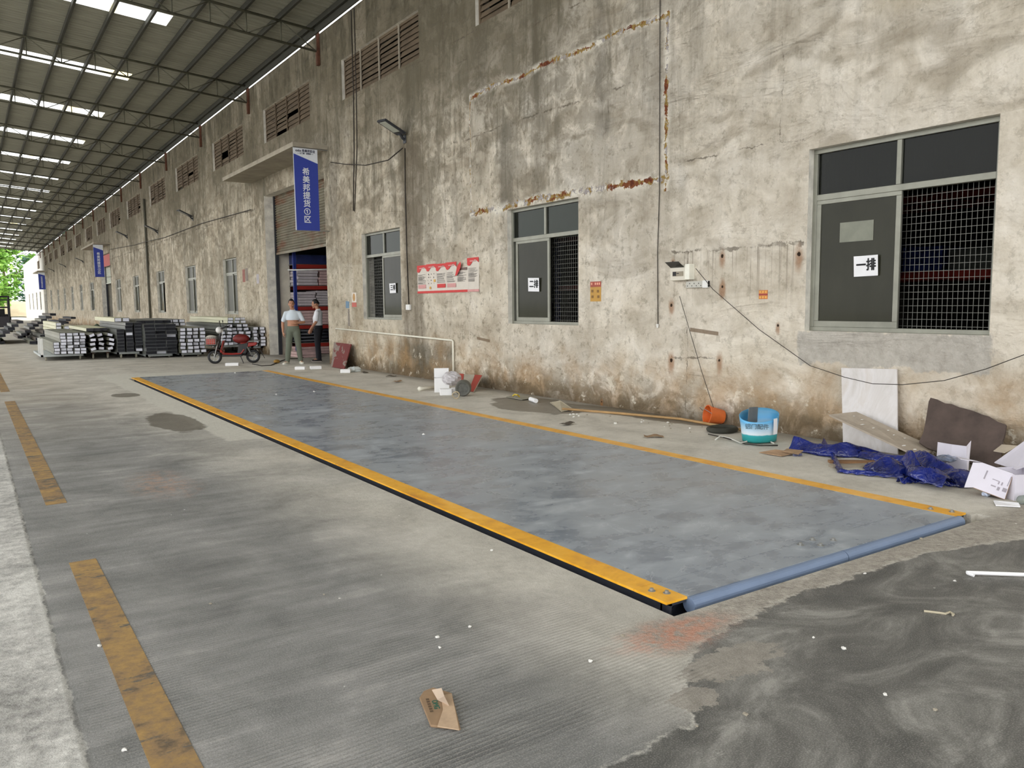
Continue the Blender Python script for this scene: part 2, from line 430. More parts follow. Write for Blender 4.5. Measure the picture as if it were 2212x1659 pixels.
def make_floor_material():
    n = NT('yard_concrete', .85, spec=.3)
    X, Y = n.sep('X'), n.sep('Y')
    big = n.noise(.35, 5, .62, loc=(4, 0, 0)); mid = n.noise(1.6, 7, .65, dist=.5); fine = n.noise(14, 5, .7); grit = n.noise(70, 2, .6)
    strx = n.noise(1.0, 6, .65, scale=(.7, 5.5, 1))              # scuffs drawn across the lane
    lane = n.ramp(n.add(n.mul(mid, .55), n.mul(strx, .45)), [(.36, lin((98, 98, 96))), (.46, lin((119, 119, 116))), (.55, lin((137, 136, 133))), (.66, lin((172, 169, 164)))])
    dust = n.ramp(mid, [(.3, lin((160, 151, 134))), (.5, lin((192, 183, 166))), (.7, lin((214, 206, 190)))])
    col = n.mix(n.rng(n.add(Y, n.mul(n.sub(big, .5), 9.0)), 8.0, 22.0, .0, .92), lane, dust)
    # pale dust along the deck
    wob = n.sub(mid, .5)
    Xw = n.add(X, n.mul(wob, .35)); Yw = n.add(Y, n.mul(wob, .4))
    side = n.rng(n.sub(Xw, n.mul(Y, -.035)), 1.7, 2.75)
    col = n.mix(n.mul(side, n.rng(big, .3, .6, .5, .95)), col, n.ramp(n.add(n.mul(mid, .6), n.mul(fine, .4)), [(.34, lin((164, 159, 148))), (.5, lin((194, 189, 177))), (.66, lin((218, 213, 202)))]))
    # new concrete rim cast round the pit
    rim = n.mx(n.mul(n.rect(n.add(X, n.mul(wob, .25)), Yw, 2.36, 3.2, 9.3, 20.3, .03), 1.0), n.mul(n.rect(Xw, n.add(Y, n.mul(wob, .5)), 2.3, 6.3, 18.4, 20.1, .05), 1.0))
    rim = n.mx(rim, n.mul(n.rect(n.add(X, n.mul(wob, .2)), Y, 5.5, 6.25, 11.5, 20.0, .08), .8))
    col = n.mix(n.mul(rim, .8), col, n.ramp(fine, [(.3, lin((196, 193, 180))), (.7, lin((216, 213, 201)))]))
    rgh = n.mul(n.rng(n.math('ABSOLUTE', n.sub(Xw, 2.72)), .0, .26, 1.0, 0.0), n.rng(Y, 2.4, 10.0, .8, .0))
    col = n.mix(n.mul(rgh, .6), col, lin((182, 178, 168)))
    # lighter strip left of the lane
    lf = n.rng(n.add(X, n.add(n.mul(n.sub(n.noise(3.5, 6, .75), .5), .10), n.mul(n.sub(fine, .5), .03))), .235, .245, 1.0, 0.0)
    lcol = n.ramp(n.add(n.mul(fine, .5), n.mul(mid, .5)), [(.36, lin((128, 127, 122))), (.48, lin((176, 174, 168))), (.60, lin((216, 214, 207)))])
    col = n.mix(n.mul(lf, n.rng(Y, 9, 16, .95, .35)), col, lcol)
    # smeared front threshold and dark asphalt-grey screed at the lower right
    edge = n.ramp(n.math('DIVIDE', X, 6.0), [(0, .0), (.25, .93 / 1.35), (.343, 1.46 / 1.98), (.38, 2.12 / 2.9), (.443, 2.36 / 3.2), (.57, 2.52 / 3.4), (.8, 2.50 / 3.4), (.93, 2.30 / 3.4), (1, 2.05 / 3.4)])
    ez = n.ramp(n.math('DIVIDE', X, 8.0), [(0, 1.2 / 4), (.19, 1.90 / 4), (.262, 1.93 / 4), (.29, 2.2 / 4), (.33, 2.4 / 4), (.43, 2.54 / 4), (.6, 2.5 / 4), (.70, 2.3 / 4), (1, 1.7 / 4)])
    ez = n.mul(ez, 4.0)
    fd_ = n.sub(Y, n.add(ez, n.mul(n.sub(n.noise(5, 6, .7, loc=(1, 1, 1)), .5), .22)))
    front = n.rng(n.sub(Y, n.add(ez, n.mul(n.sub(n.noise(5, 6, .7, loc=(1, 1, 1)), .5), .22))), -.012, .012, 1.0, 0.0)
    front = n.mul(front, n.rng(n.add(X, n.mul(n.sub(n.noise(4, 5, .7), .5), .3)), 1.35, 1.42))
    rough_strip = n.mul(n.rect(n.add(X, n.mul(wob, .3)), n.add(Y, n.mul(wob, .25)), 2.45, 6.6, 2.35, 2.72, .08), 1.0)
    rs = n.ramp(n.add(n.mul(fine, .6), n.mul(n.noise(32, 3, .7), .4)), [(.32, lin((112, 106, 97))), (.5, lin((160, 153, 142))), (.66, lin((184, 178, 166)))])
    col = n.mix(n.mul(rough_strip, .85), col, rs)
    rightz = n.mul(n.rng(X, 5.82, 5.9), n.rng(Y, 2.6, 2.9))
    col = n.mix(n.mul(rightz, .85), col, n.ramp(n.add(n.mul(mid, .7), n.mul(fine, .3)), [(.32, lin((176, 171, 159))), (.5, lin((208, 203, 191))), (.68, lin((226, 221, 210)))]))
    sw = n.noise(1.3, 7, .7, dist=1.6, scale=(1, 1.8, 1), rot=(0, 0, .5))
    scr = n.ramp(sw, [(.36, lin((80, 80, 77))), (.47, lin((99, 98, 94))), (.55, lin((120, 119, 114))), (.66, lin((154, 152, 146)))])
    col = n.mix(n.mul(front, .97), col, scr)
    edge_highlight = n.mul(n.mul(n.rng(n.math('ABSOLUTE', n.sub(fd_, .012)), .0, .02, 1.0, 0.0), n.rng(X, 1.3, 1.6)), n.rng(fine, .40, .56))  # pale line paints a highlight along the broken edge
    col = n.mix(n.mul(edge_highlight, .8), col, lin((186, 182, 172)))
    # islands of the old ribbed surface left inside the screed, and the crack edge
    isl = n.mx(n.blob(X, Y, 2.62, 2.19, .27, .12, n.noise(5, 5, .7), 2.4, .04), n.blob(X, Y, 2.27, 2.07, .13, .085, n.noise(5, 5, .7), 2.4, .04))
    col = n.mix(n.mul(isl, .9), col, n.ramp(fine, [(.3, lin((132, 127, 118))), (.7, lin((164, 158, 148)))]))
    # red brick dust
    bd = n.mul(n.blob(X, Y, 2.62, 2.55, .32, .13, mid, 1.6, .6), n.rng(fine, .35, .6))
    col = n.mix(n.mul(bd, .75), col, lin((190, 128, 100)))
    bd2 = n.mul(n.blob(X, Y, 1.3, 7.4, .22, .5, mid, 1.6, .6), n.rng(fine, .4, .65))
    col = n.mix(n.mul(bd2, .5), col, lin((190, 140, 108)))
    # white scuffs and spatter
    sc2 = n.mul(n.rng(n.noise(1.0, 7, .8, scale=(1.3, 9, 1), loc=(3, 3, 0)), .63, .72), n.rng(Y, 1, 12, .55, .1))
    col = n.mix(sc2, col, lin((205, 201, 192)))
    gr = n.noise(170, 1, .6)
    col = n.mix(n.mul(n.rng(gr, .50, .70), .22), col, lin((198, 195, 188)))
    col = n.mix(n.mul(n.rng(gr, .50, .32), .24), col, lin((66, 65, 62)))
    sp = n.math('LESS_THAN', n.voro(4.3, rnd=1.0), .03)
    col = n.mix(n.mul(sp, n.rng(n.noise(.9, 2), .5, .55)), col, lin((232, 230, 224)))
    # damp stains
    wet = None
    for (a, b, c, d) in ((2.2, 11.35, .30, 1.05), (2.2, 15.35, .22, .40), (6.95, 9.65, .50, .95), (7.2, 10.3, .45, .6), (7.55, 8.2, .25, 1.4)):
        k = n.blob(X, Y, a, b, c, d, n.noise(2.2, 5, .65, loc=(a, b, 0)), 1.0, .06)
        wet = k if wet is None else n.mx(wet, k)
    col = n.mix(n.mul(wet, .72), col, lin((84, 77, 64)))
    # grime along the foot of the wall
    col = n.mix(n.mul(n.rng(n.add(X, n.mul(wob, .5)), 7.3, 7.75), .55), col, lin((104, 94, 78)))
    n.color(col)
    n.rough(n.mix(wet, n.mix(front, .85, .55), .42))
    # raked grooves across the lane
    rib = n.wave(13.0, 2.2, 3, 'Y', rot=(0, 0, -.03), dsc=.6)
    lanem = n.mul(n.mul(n.rng(X, .25, .3), n.rng(X, 2.3, 2.7, 1, 0)), n.mul(n.rng(Y, 9, 12, 1, 0), n.sub(1.0, front)))
    lanem = n.mul(lanem, n.rng(n.noise(.9, 4, .6, loc=(2, 9, 0)), .38, .56, .2, 1.0))
    col = n.mix(n.mul(n.mul(n.rng(rib, .78, .98), lanem), n.rng(fine, .35, .6, .1, .55)), col, lin((158, 155, 147)))
    n.color(col)
    ribm = n.mul(n.mul(n.rng(X, .25, .3), n.rng(X, 2.3, 2.7, 1, 0)), n.mul(n.rng(Y, 9, 12, 1, 0), n.rng(n.sub(Y, n.mul(X, .25)), 1.35, 1.6)))
    h = n.add(n.mul(n.mul(rib, n.mul(ribm, n.rng(n.noise(.9, 3, .6, loc=(2, 9, 0)), .40, .58, .25, 1.0))), .22), n.add(n.mul(n.noise(14, 4, .7), .40), n.mul(n.noise(60, 2, .6), .14)))
    h = n.add(h, n.mul(n.mul(n.rect(X, Y, 2.45, 6.6, 2.35, 2.72, .12), n.noise(24, 3, .75)), 1.2))
    h = n.add(h, n.mul(n.rng(X, .22, .25, 1, 0), n.add(.3, n.mul(n.noise(20, 4, .75), .6))))
    n.bump(h, .55, .02)
    return n.m

def make_deck_material():
    n = NT('mottled_grey_deck_paint', .3, spec=.5)
    a = n.noise(1.9, 5, .55, dist=.8, scale=(1.0, .9, 1)); b = n.noise(4.5, 4, .55, dist=.9, loc=(4, 2, 0)); c = n.noise(.45, 3, .5)
    brush = n.noise(1.0, 4, .58, dist=.9, scale=(2.0, 4.5, 1), rot=(0, 0, .45))
    v = n.add(n.mul(a, .35), n.add(n.mul(b, .25), n.mul(brush, .40)))
    col = n.ramp(v, [(.38, lin((104, 114, 127))), (.46, lin((127, 136, 147))), (.53, lin((148, 156, 164))), (.63, lin((180, 186, 192)))])
    col = n.mix(n.mul(n.rng(c, .38, .62), .35), col, lin((150, 153, 154)))
    wisp = n.math('LESS_THAN', n.math('ABSOLUTE', n.sub(n.noise(1.5, 4, .55, dist=1.5, loc=(7, 7, 0)), .5)), .0035)
    col = n.mix(n.mul(wisp, .3), col, lin((196, 202, 206)))
    n.color(col)
    n.rough(n.rng(v, .42, .58, .24, .42))
    n.bump(n.noise(.9, 3, .5), .05, .02)
    return n.m

def make_yellow_material():
    n = NT('yellow_edge_paint', .38, spec=.5)
    v = n.add(n.mul(n.noise(3.0, 6, .6, dist=1.5, scale=(1, .7, 1)), .6), n.mul(n.noise(11, 4, .6), .4))
    n.color(n.ramp(v, [(.34, lin((206, 140, 40))), (.5, lin((236, 172, 34))), (.66, lin((246, 190, 84)))]))
    n.bump(v, .1, .01)
    return n.m

def make_line_material():
    n = NT('worn_yellow_road_paint', .85, spec=.2)
    v = n.add(n.mul(n.noise(2.2, 6, .7), .55), n.mul(n.noise(16, 5, .7), .45))
    col = n.ramp(v, [(.38, lin((100, 88, 72))), (.46, lin((140, 116, 86))), (.54, lin((158, 129, 84))), (.66, lin((180, 146, 92)))])
    worn = n.rng(n.noise(1.0, 6, .75, scale=(3, 8, 1)), .56, .62)
    n.color(n.mix(worn, col, lin((96, 93, 87))))
    n.bump(v, .5, .008)
    return n.m

def make_roof_material():
    n = NT('galvanised_roof_sheet', .6, metal=.0, spec=.4)
    rib = n.wave(1.6, 0, 0, 'Y'); fine = n.noise(3, 5, .6, scale=(.4, 3, 1))
    n.color(n.ramp(fine, [(.3, lin((132, 132, 118))), (.7, lin((164, 164, 150)))]))
    n.bump(n.math('POWER', rib, 3.0), .8, .03)
    return n.m

def make_skylight_material():
    n = NT('translucent_skylight', .5)
    t = n.t
    tr = t.nodes.new('ShaderNodeBsdfTranslucent'); df = t.nodes.new('ShaderNodeBsdfDiffuse'); mx = t.nodes.new('ShaderNodeMixShader')
    yel = n.rng(n.noise(.45, 2, .5, scale=(1.6, .6, 1)), .60, .66)
    c = n.mix(yel, (.92, .94, .92, 1), lin((240, 224, 170)))
    t.links.new(c, tr.inputs[0]); t.links.new(c, df.inputs[0]); mx.inputs[0].default_value = .12
    t.links.new(tr.outputs[0], mx.inputs[1]); t.links.new(df.outputs[0], mx.inputs[2]); t.links.new(mx.outputs[0], n.out.inputs[0])
    return n.m

def make_glass(name, tint, trans, rough=.06, dusty=(90, 90, 80), dust=.3):
    n = NT(name, rough)
    t = n.t
    tp = t.nodes.new('ShaderNodeBsdfTransparent'); tp.inputs[0].default_value = lin(tint)
    gl = t.nodes.new('ShaderNodeBsdfGlossy'); gl.inputs['Roughness'].default_value = rough
    df = t.nodes.new('ShaderNodeBsdfDiffuse')
    t.links.new(n.ramp(n.noise(1.4, 6, .65, scale=(1, 1, .6)), [(.3, tuple(x * .75 for x in lin(dusty)[:3]) + (1,)), (.7, lin(dusty))]), df.inputs[0])
    m1 = t.nodes.new('ShaderNodeMixShader'); m1.inputs[0].default_value = 1 - trans
    t.links.new(tp.outputs[0], m1.inputs[1]); t.links.new(df.outputs[0], m1.inputs[2])
    fr = t.nodes.new('ShaderNodeFresnel'); fr.inputs[0].default_value = 1.35
    m2 = t.nodes.new('ShaderNodeMixShader'); t.links.new(n.mul(fr.outputs[0], .55), m2.inputs[0])
    t.links.new(m1.outputs[0], m2.inputs[1]); t.links.new(gl.outputs[0], m2.inputs[2])
    t.links.new(m2.outputs[0], n.out.inputs[0])
    return n.m

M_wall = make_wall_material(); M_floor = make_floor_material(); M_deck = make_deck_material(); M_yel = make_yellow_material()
M_line = make_line_material(); M_roof = make_roof_material(); M_sky = make_skylight_material()
M_reveal = mat('limewashed_reveal', (222, 218, 206), .9, var=.25, vs=5, bump=.4, bs=12)
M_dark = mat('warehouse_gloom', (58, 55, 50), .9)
M_innerfloor = mat('warehouse_floor', (120, 114, 104), .8)
M_alu = mat('window_aluminium', (138, 138, 126), .45, .3, var=.15, vs=4)
M_steel = mat('painted_truss_steel', (96, 95, 80), .6, .2, var=.2, vs=3)
M_purlin = mat('dark_purlin_steel', (58, 58, 50), .7, .1)
M_glassup = make_glass('upper_window_glass', (150, 158, 148), .62, .05, (48, 50, 45))
M_glasslo = make_glass('dusty_sliding_glass', (120, 120, 100), .08, .10, (60, 60, 49))
M_glassfar = mat('grimy_far_glass', (74, 74, 62), .45, var=.25, vs=1.5, spec=.25)
M_mesh = mat('galvanised_wire_mesh', (104, 104, 98), .5, .4)
M_louv = mat('grimy_louvre_slat', (100, 86, 68), .85, var=.3, vs=3, scale=(1, 1, 3))
M_conc = mat('bare_concrete', (158, 150, 134), .9, var=.2, vs=2.5, bump=.4, bs=20)
M_concpale = mat('whitened_concrete', (196, 190, 174), .9, var=.18, vs=2.5, bump=.3, bs=20)
M_shut = NT('rusty_shutter', .6, .15)
_c = M_shut.ramp(M_shut.noise(2.2, 5, .6), [(.3, lin((104, 98, 80))), (.7, lin((132, 126, 106)))])
_r2 = M_shut.mul(M_shut.rng(M_shut.noise(1.0, 6, .7, scale=(1, .7, 2.2), loc=(1, 2, 0)), .50, .64), .75)
M_shut.color(M_shut.mix(_r2, _c, lin((112, 66, 38)))); M_shut = M_shut.m
M_white = mat('white_paint', (228, 228, 224), .6, var=.05)
M_black = mat('black_rubber', (26, 26, 28), .6, var=.2)
M_dkgrey = mat('dark_grey_steel', (58, 60, 64), .5, .3)
M_grey = mat('grey_steel', (150, 150, 146), .45, .5)
M_rust = mat('rusty_iron', (92, 56, 38), .85, var=.3, vs=12)
M_pvc = mat('white_pvc', (226, 222, 206), .5, var=.06)
M_ink = mat('black_ink', (24, 24, 26), .7, var=.02)
M_paper = mat('white_paper', (236, 236, 238), .8, var=.03)
M_wire = mat('old_cable_sheath', (48, 42, 36), .7)

# ================================================================ the shell
XW = 7.78
WIN = [(3.645, 5.62, 1.2, 3.19), (9.66, 11.60, 1.19, 3.135), (15.74, 17.76, 1.2, 3.19),
       (28.40, 30.15, 1.25, 3.22), (34.38, 36.25, 1.25, 3.22), (40.65, 42.5, 1.25, 3.25), (47.5, 49.3, 1.25, 3.25), (53.7, 55.7, 1.25, 3.25),
       (66.1, 68.5, 1.3, 3.4), (73.2, 75.2, 1.3, 3.4), (79.9, 81.9, 1.3, 3.4), (86.6, 88.6, 1.3, 3.4), (93.2, 95.3, 1.3, 3.4), (101.3, 103.5, 1.3, 3.5),
       (117.0, 119.2, 1.3, 3.6), (123.5, 125.8, 1.3, 3.6), (131.0, 133.4, 1.3, 3.6), (138.5, 141, 1.3, 3.6)]
DOOR = [(20.02, 25.05, 0.0, 4.90), (57.5, 62.0, 0.0, 5.05), (108.0, 112.2, 0.0, 5.0)]
LOUV = [(2.45, 6.45, 6.43, 7.36), (8.60, 12.55, 6.43, 7.36), (14.70, 18.66, 6.43, 7.36), (20.86, 24.80, 6.43, 7.42), (27.0, 30.9, 6.45, 7.45), (33.15, 37.2, 6.45, 7.45), (39.45, 43.25, 6.45, 7.45),
        (45.8, 50.0, 6.45, 7.45), (52.5, 56.7, 6.45, 7.45), (58.6, 62.8, 6.45, 7.45), (65.2, 69.3, 6.45, 7.45), (72.0, 76.4, 6.45, 7.45), (78.6, 83.0, 6.45, 7.45), (85.2, 89.6, 6.45, 7.45), (92, 96.2, 6.45, 7.45), (98.5, 102.8, 6.45, 7.45), (105, 109.2, 6.45, 7.45), (116, 120, 6.45, 7.45)]
OPEN = WIN + DOOR + LOUV
def build_wall():
    b = MB(); TH = .30
    ys = sorted({-8.0, 150.0} | {o[0] for o in OPEN} | {o[1] for o in OPEN}); zs = sorted({0.0, 8.34} | {o[2] for o in OPEN} | {o[3] for o in OPEN})
    def inside(y, z): return any(o[0] < y < o[1] and o[2] < z < o[3] for o in OPEN)
    for i in range(len(ys) - 1):
        run = None
        zc = [(zs[j] + zs[j + 1]) / 2 for j in range(len(zs) - 1)]
        j = 0
        while j < len(zc):
            if inside((ys[i] + ys[i + 1]) / 2, zc[j]): j += 1; continue
            k = j
            while k + 1 < len(zc) and not inside((ys[i] + ys[i + 1]) / 2, zc[k + 1]): k += 1
            b.quad((XW, ys[i], zs[j]), (XW, ys[i], zs[k + 1]), (XW, ys[i + 1], zs[k + 1]), (XW, ys[i + 1], zs[j]))
            b.quad((XW + TH, ys[i], zs[j]), (XW + TH, ys[i + 1], zs[j]), (XW + TH, ys[i + 1], zs[k + 1]), (XW + TH, ys[i], zs[k + 1]))
            j = k + 1
    b.quad((XW, -8, 8.34), (XW + TH, -8, 8.34), (XW + TH, 150, 8.34), (XW, 150, 8.34))
    b.quad((XW, 150, 0), (XW, 150, 8.34), (XW + TH, 150, 8.34), (XW + TH, 150, 0))
    b.cur = 1
    for (a, c, d, e) in OPEN:
        if d > 0: b.quad((XW, a, d), (XW, c, d), (XW + TH, c, d), (XW + TH, a, d))
        b.quad((XW, a, e), (XW + TH, a, e), (XW + TH, c, e), (XW, c, e))
        b.quad((XW, a, d), (XW + TH, a, d), (XW + TH, a, e), (XW, a, e))
        b.quad((XW, c, d), (XW, c, e), (XW + TH, c, e), (XW + TH, c, d))
    me = bpy.data.meshes.new('wall_right'); me.from_pydata(b.v, [], b.f)
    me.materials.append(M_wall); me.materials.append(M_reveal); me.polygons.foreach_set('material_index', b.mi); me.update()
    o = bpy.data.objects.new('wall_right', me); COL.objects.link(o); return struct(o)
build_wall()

# floor with the pit left open
PX0, PX1, PY0, PY1 = 2.775, 5.845, 2.80, 18.90
def build_floor():
    b = MB()
    xs = [-60, PX0, PX1, 5.92, 24.5]; ys = [-30, 2.70, PY0, PY1, 175]
    for i in range(4):
        for j in range(4):
            if i == 1 and j in (1, 2): continue
            if i == 2 and j == 1: continue
            b.quad((xs[i], ys[j], 0), (xs[i + 1], ys[j], 0), (xs[i + 1], ys[j + 1], 0), (xs[i], ys[j + 1], 0))
    D = -.34
    b.quad((PX0, PY0, D), (PX1, PY0, D), (PX1, PY1, D), (PX0, PY1, D))
    for (p, q) in (((PX0, PY0), (PX0, PY1)), ((PX0, PY1), (PX1, PY1)), ((PX1, PY1), (PX1, PY0))):
        b.quad((p[0], p[1], 0), (q[0], q[1], 0), (q[0], q[1], D), (p[0], p[1], D))
    L = -.055   # rough ledge in front of the deck
    b.quad((PX0, 2.70, L), (5.92, 2.70, L), (5.92, PY0, L), (PX0, PY0, L))
    b.quad((PX0, PY0, L), (5.92, PY0, L), (5.92, PY0, D), (PX0, PY0, D))
    b.quad((PX0, 2.70, 0), (5.92, 2.70, 0), (5.92, 2.70, L), (PX0, 2.70, L))
    b.quad((5.92, 2.70, 0), (5.92, PY0, 0), (5.92, PY0, L), (5.92, 2.70, L))
    b.quad((PX1, PY0, 0), (5.92, PY0, 0), (5.92, PY0, L), (PX1, PY0, L))
    b.quad((PX0, PY0, 0), (PX0, 2.70, 0), (PX0, 2.70, L), (PX0, PY0, L))
    return struct(b.build('floor', M_floor))
build_floor()

# lane dashes on the floor
for k, (y0, y1) in enumerate(((1.2, 5.4), (7.12, 15.58), (17.4, 25.0))):
    b = MB(); b.box(.41, .555, y0, y1, .0005, .003)
    o = b.build('trim_%d' % (k + 1), M_line); struct(o)

# roof
RZ = lambda x: 8.60 + .083 * (XW - x)
SKY0, SKYW = 22.19, .88
skyl = [SKY0 + 6.08 * k for k in range(-4, 16)]
b = MB(); y = -7.0
for s in skyl:
    b.quad((7.70, y, RZ(7.7)), (7.70, s, RZ(7.7)), (-9, s, RZ(-9)), (-9, y, RZ(-9)))
    b.quad((7.70, s, RZ(7.7)), (7.70, s + SKYW, RZ(7.7)), (4.78, s + SKYW, RZ(4.78)), (4.78, s, RZ(4.78)))
    y = s + SKYW
b.quad((7.70, y, RZ(7.7)), (7.70, 118, RZ(7.7)), (-9, 118, RZ(-9)), (-9, y, RZ(-9)))
struct(b.build('ceiling', M_roof))
for k, s in enumerate(skyl):
    b = MB(); b.quad((4.80, s - .02, RZ(4.8) + .01), (4.80, s + SKYW + .02, RZ(4.8) + .01), (-9, s + SKYW + .02, RZ(-9) + .01), (-9, s - .02, RZ(-9) + .01))
    o = b.build('skylight', M_sky); struct(o)
# purlins along the hall
px = [7.62] + [6.81 - .838 * k for k in range(0, 19)]
for x in px:
    b = MB(); z = RZ(x) - .015
    b.box(x - .03, x + .03, -7, 118, z - .13, z); struct(b.build('roof_purlin', M_purlin))
b = MB(); b.box(7.665, 7.70, -7, 118, 8.31, 8.62); struct(b.build('eaves_fascia', M_purlin))
# trusses
ty = [1.5 + 6.2 * k for k in range(0, 3)] + [20.05, 26.15, 32.4, 38.8, 45.2, 51.4, 57.6, 63.8, 70, 76.2, 82.4, 88.6, 94.8, 101, 107.2, 113.4]
TZ = lambda x: 8.405 + .083 * (XW - x)
nodes = [7.70] + [6.81 - .838 * k for k in range(0, 18)]
b = MB()
b.tube([(7.70, 0, TZ(7.7)), (-7.5, 0, TZ(-7.5))], .032, 6); b.tube([(7.70, 0, TZ(7.7) - .50), (-7.5, 0, TZ(-7.5) - .50)], .03, 6)
for i, x in enumerate(nodes):
    b.tube([(x, 0, TZ(x)), (x, 0, TZ(x) - .5)], .016, 5)
    if i + 1 < len(nodes):
        x2 = nodes[i + 1]
        a, c = ((x, 0, TZ(x)), (x2, 0, TZ(x2) - .5)) if i % 2 else ((x, 0, TZ(x) - .5), (x2, 0, TZ(x2)))
        b.tube([a, c], .014, 5)
tr0 = b.build('roof_truss', M_steel, smooth=True)
b2 = MB(); b2.box(7.70, 7.775, -.05, .05, 7.57, 8.46)
br0 = b2.build('wall_bracket', M_rust, tr0)
struct(tr0); tr0.location.y = ty[0]
for y in ty[1:]:
    c = copy_tree(tr0); c.location.y = y

# warehouse behind the wall
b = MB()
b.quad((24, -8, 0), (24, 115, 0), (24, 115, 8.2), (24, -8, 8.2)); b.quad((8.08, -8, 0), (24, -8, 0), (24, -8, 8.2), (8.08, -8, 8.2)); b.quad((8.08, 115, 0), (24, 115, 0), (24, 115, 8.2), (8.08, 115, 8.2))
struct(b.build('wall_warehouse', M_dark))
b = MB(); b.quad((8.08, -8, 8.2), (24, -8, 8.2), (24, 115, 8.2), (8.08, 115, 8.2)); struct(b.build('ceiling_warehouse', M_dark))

# ---------------------------------------------------------------- louvres
for k, (y0, y1, z0, z1) in enumerate(LOUV):
    root = thing('window_%d' % (k + 31), None, None); struct(root)
    f = MB(); t = .05; X = XW + .10
    f.box(X - .03, X + .06, y0, y1, z1 - t, z1); f.box(X - .03, X + .06, y0, y1, z0, z0 + .02); f.box(X - .03, X + .06, y0, y0 + t, z0, z1); f.box(X - .03, X + .06, y1 - t, y1, z0, z1)
    f.build('frame', M_louv, root)
    s = MB(); n = 8; dz = (z1 - z0 - .07) / n
    bays = 4; dy = (y1 - y0) / bays
    for q in range(bays):
        for j in range(n):
            if random.random() < .05 and j < 4: continue
            zc = z0 + .03 + dz * (j + .5); tl = random.uniform(-.012, .012); op = .006; hi_ = .70 if random.random() < .8 else .42
            ya, yb = y0 + q * dy + .02, y0 + (q + 1) * dy - .02
            s.hexa([(X - .035, ya, zc - dz * .52 + tl), (X - .035, yb, zc - dz * .52 - tl), (X - .027, yb, zc - dz * .52 - tl), (X - .027, ya, zc - dz * .52 + tl),
                    (X + op, ya, zc + dz * hi_), (X + op, yb, zc + dz * hi_), (X + op + .008, yb, zc + dz * hi_), (X + op + .008, ya, zc + dz * hi_)])
    s.build('slats', M_louv, root)
    for q in range(1, bays):
        m2 = MB(); yc = y0 + q * dy; m2.box(X - .055, X - .03, yc - .02, yc + .02, z0, z1); m2.build('mullion', M_louv if k > 2 else M_conc, root)

# ---------------------------------------------------------------- windows
def window(k, y0, y1, z0, z1, style):
    """style: 'left' sash shut at the far side, 'right' sash shut near side, 'both' shut, 'open' gap, seen from the hall"""
    root = thing('window_%d' % (k + 1), None, None); struct(root)
    X = XW + .085; T = .05; zt = z0 + (z1 - z0) * .735; ym = (y0 + y1) / 2
    f = MB()
    f.box(X, X + .07, y0, y1, z0, z0 + T * .9); f.box(X, X + .07, y0, y1, z1 - T, z1)
    f.box(X, X + .07, y0, y0 + T, z0 + T * .9, z1 - T); f.box(X, X + .07, y1 - T, y1, z0 + T * .9, z1 - T)
    f.box(X, X + .07, y0 + T, y1 - T, zt - .03, zt + .035); f.box(X, X + .07, ym - .025, ym + .025, zt + .035, z1 - T)
    f.build('frame', M_alu, root, bevel=.004)
    for (a, c) in ((y0 + T, ym - .025), (ym + .025, y1 - T)):
        g = MB(); g.box(X + .03, X + .036, a, c, zt + .035, z1 - T); g.build('upper_pane', M_glassup if k < 3 else M_glassfar, root)
    sw = (y1 - y0) / 2 - T + .04
    def sash(a, off=0.0):
        s = MB(); t = .055; c = a + sw; x0, x1 = X + .005 + off, X + .035 + off; za, zb = z0 + T * .9, zt - .03
        s.box(x0, x1, a, c, za, za + t * 1.2); s.box(x0, x1, a, c, zb - t * .8, zb); s.box(x0, x1, a, a + t, za + t * 1.2, zb - t * .8); s.box(x0, x1, c - t, c, za + t * 1.2, zb - t * .8)
        so = s.build('sash', M_alu, root, bevel=.003)
        g = MB(); g.box(x0 + .012, x0 + .018, a + t, c - t, za + t * 1.2, zb - t * .8); g.build('pane', M_glasslo if k < 3 or k in (5, 6, 8) else M_glassfar, so)
        return x0, a
    if style in ('left', 'both'): sash(y1 - T - sw)
    if style == 'left2': sash(y1 - T - sw - .07)
    if style in ('right', 'both'): sash(y0 + T + (.06 if style == 'right' else 0), .032 if style == 'both' else 0)
    if k < 3:   # security mesh behind the glass
        ms = MB(); xm = X + .10; w = .0023; nY = int((y1 - y0) / .0485); nZ = int((z1 - z0) / .0685)
        for i in range(1, nY):
            yy = y0 + (y1 - y0) * i / nY; ms.box(xm, xm + .004, yy - w, yy + w, z0, z1)
        for i in range(1, nZ):
            zz = z0 + (z1 - z0) * i / nZ; ms.box(xm - .002, xm + .002, y0, y1, zz - w, zz + w)
        ms.build('wire_mesh', M_mesh, root)
    return root
styles = ['left', 'left2', 'right', 'both', 'both', 'left', 'left', 'both', 'right', 'both', 'both', 'both', 'both', 'both', 'both', 'both', 'both', 'both']
for k, (wd, st) in enumerate(zip(WIN, styles)): window(k, *wd, st)

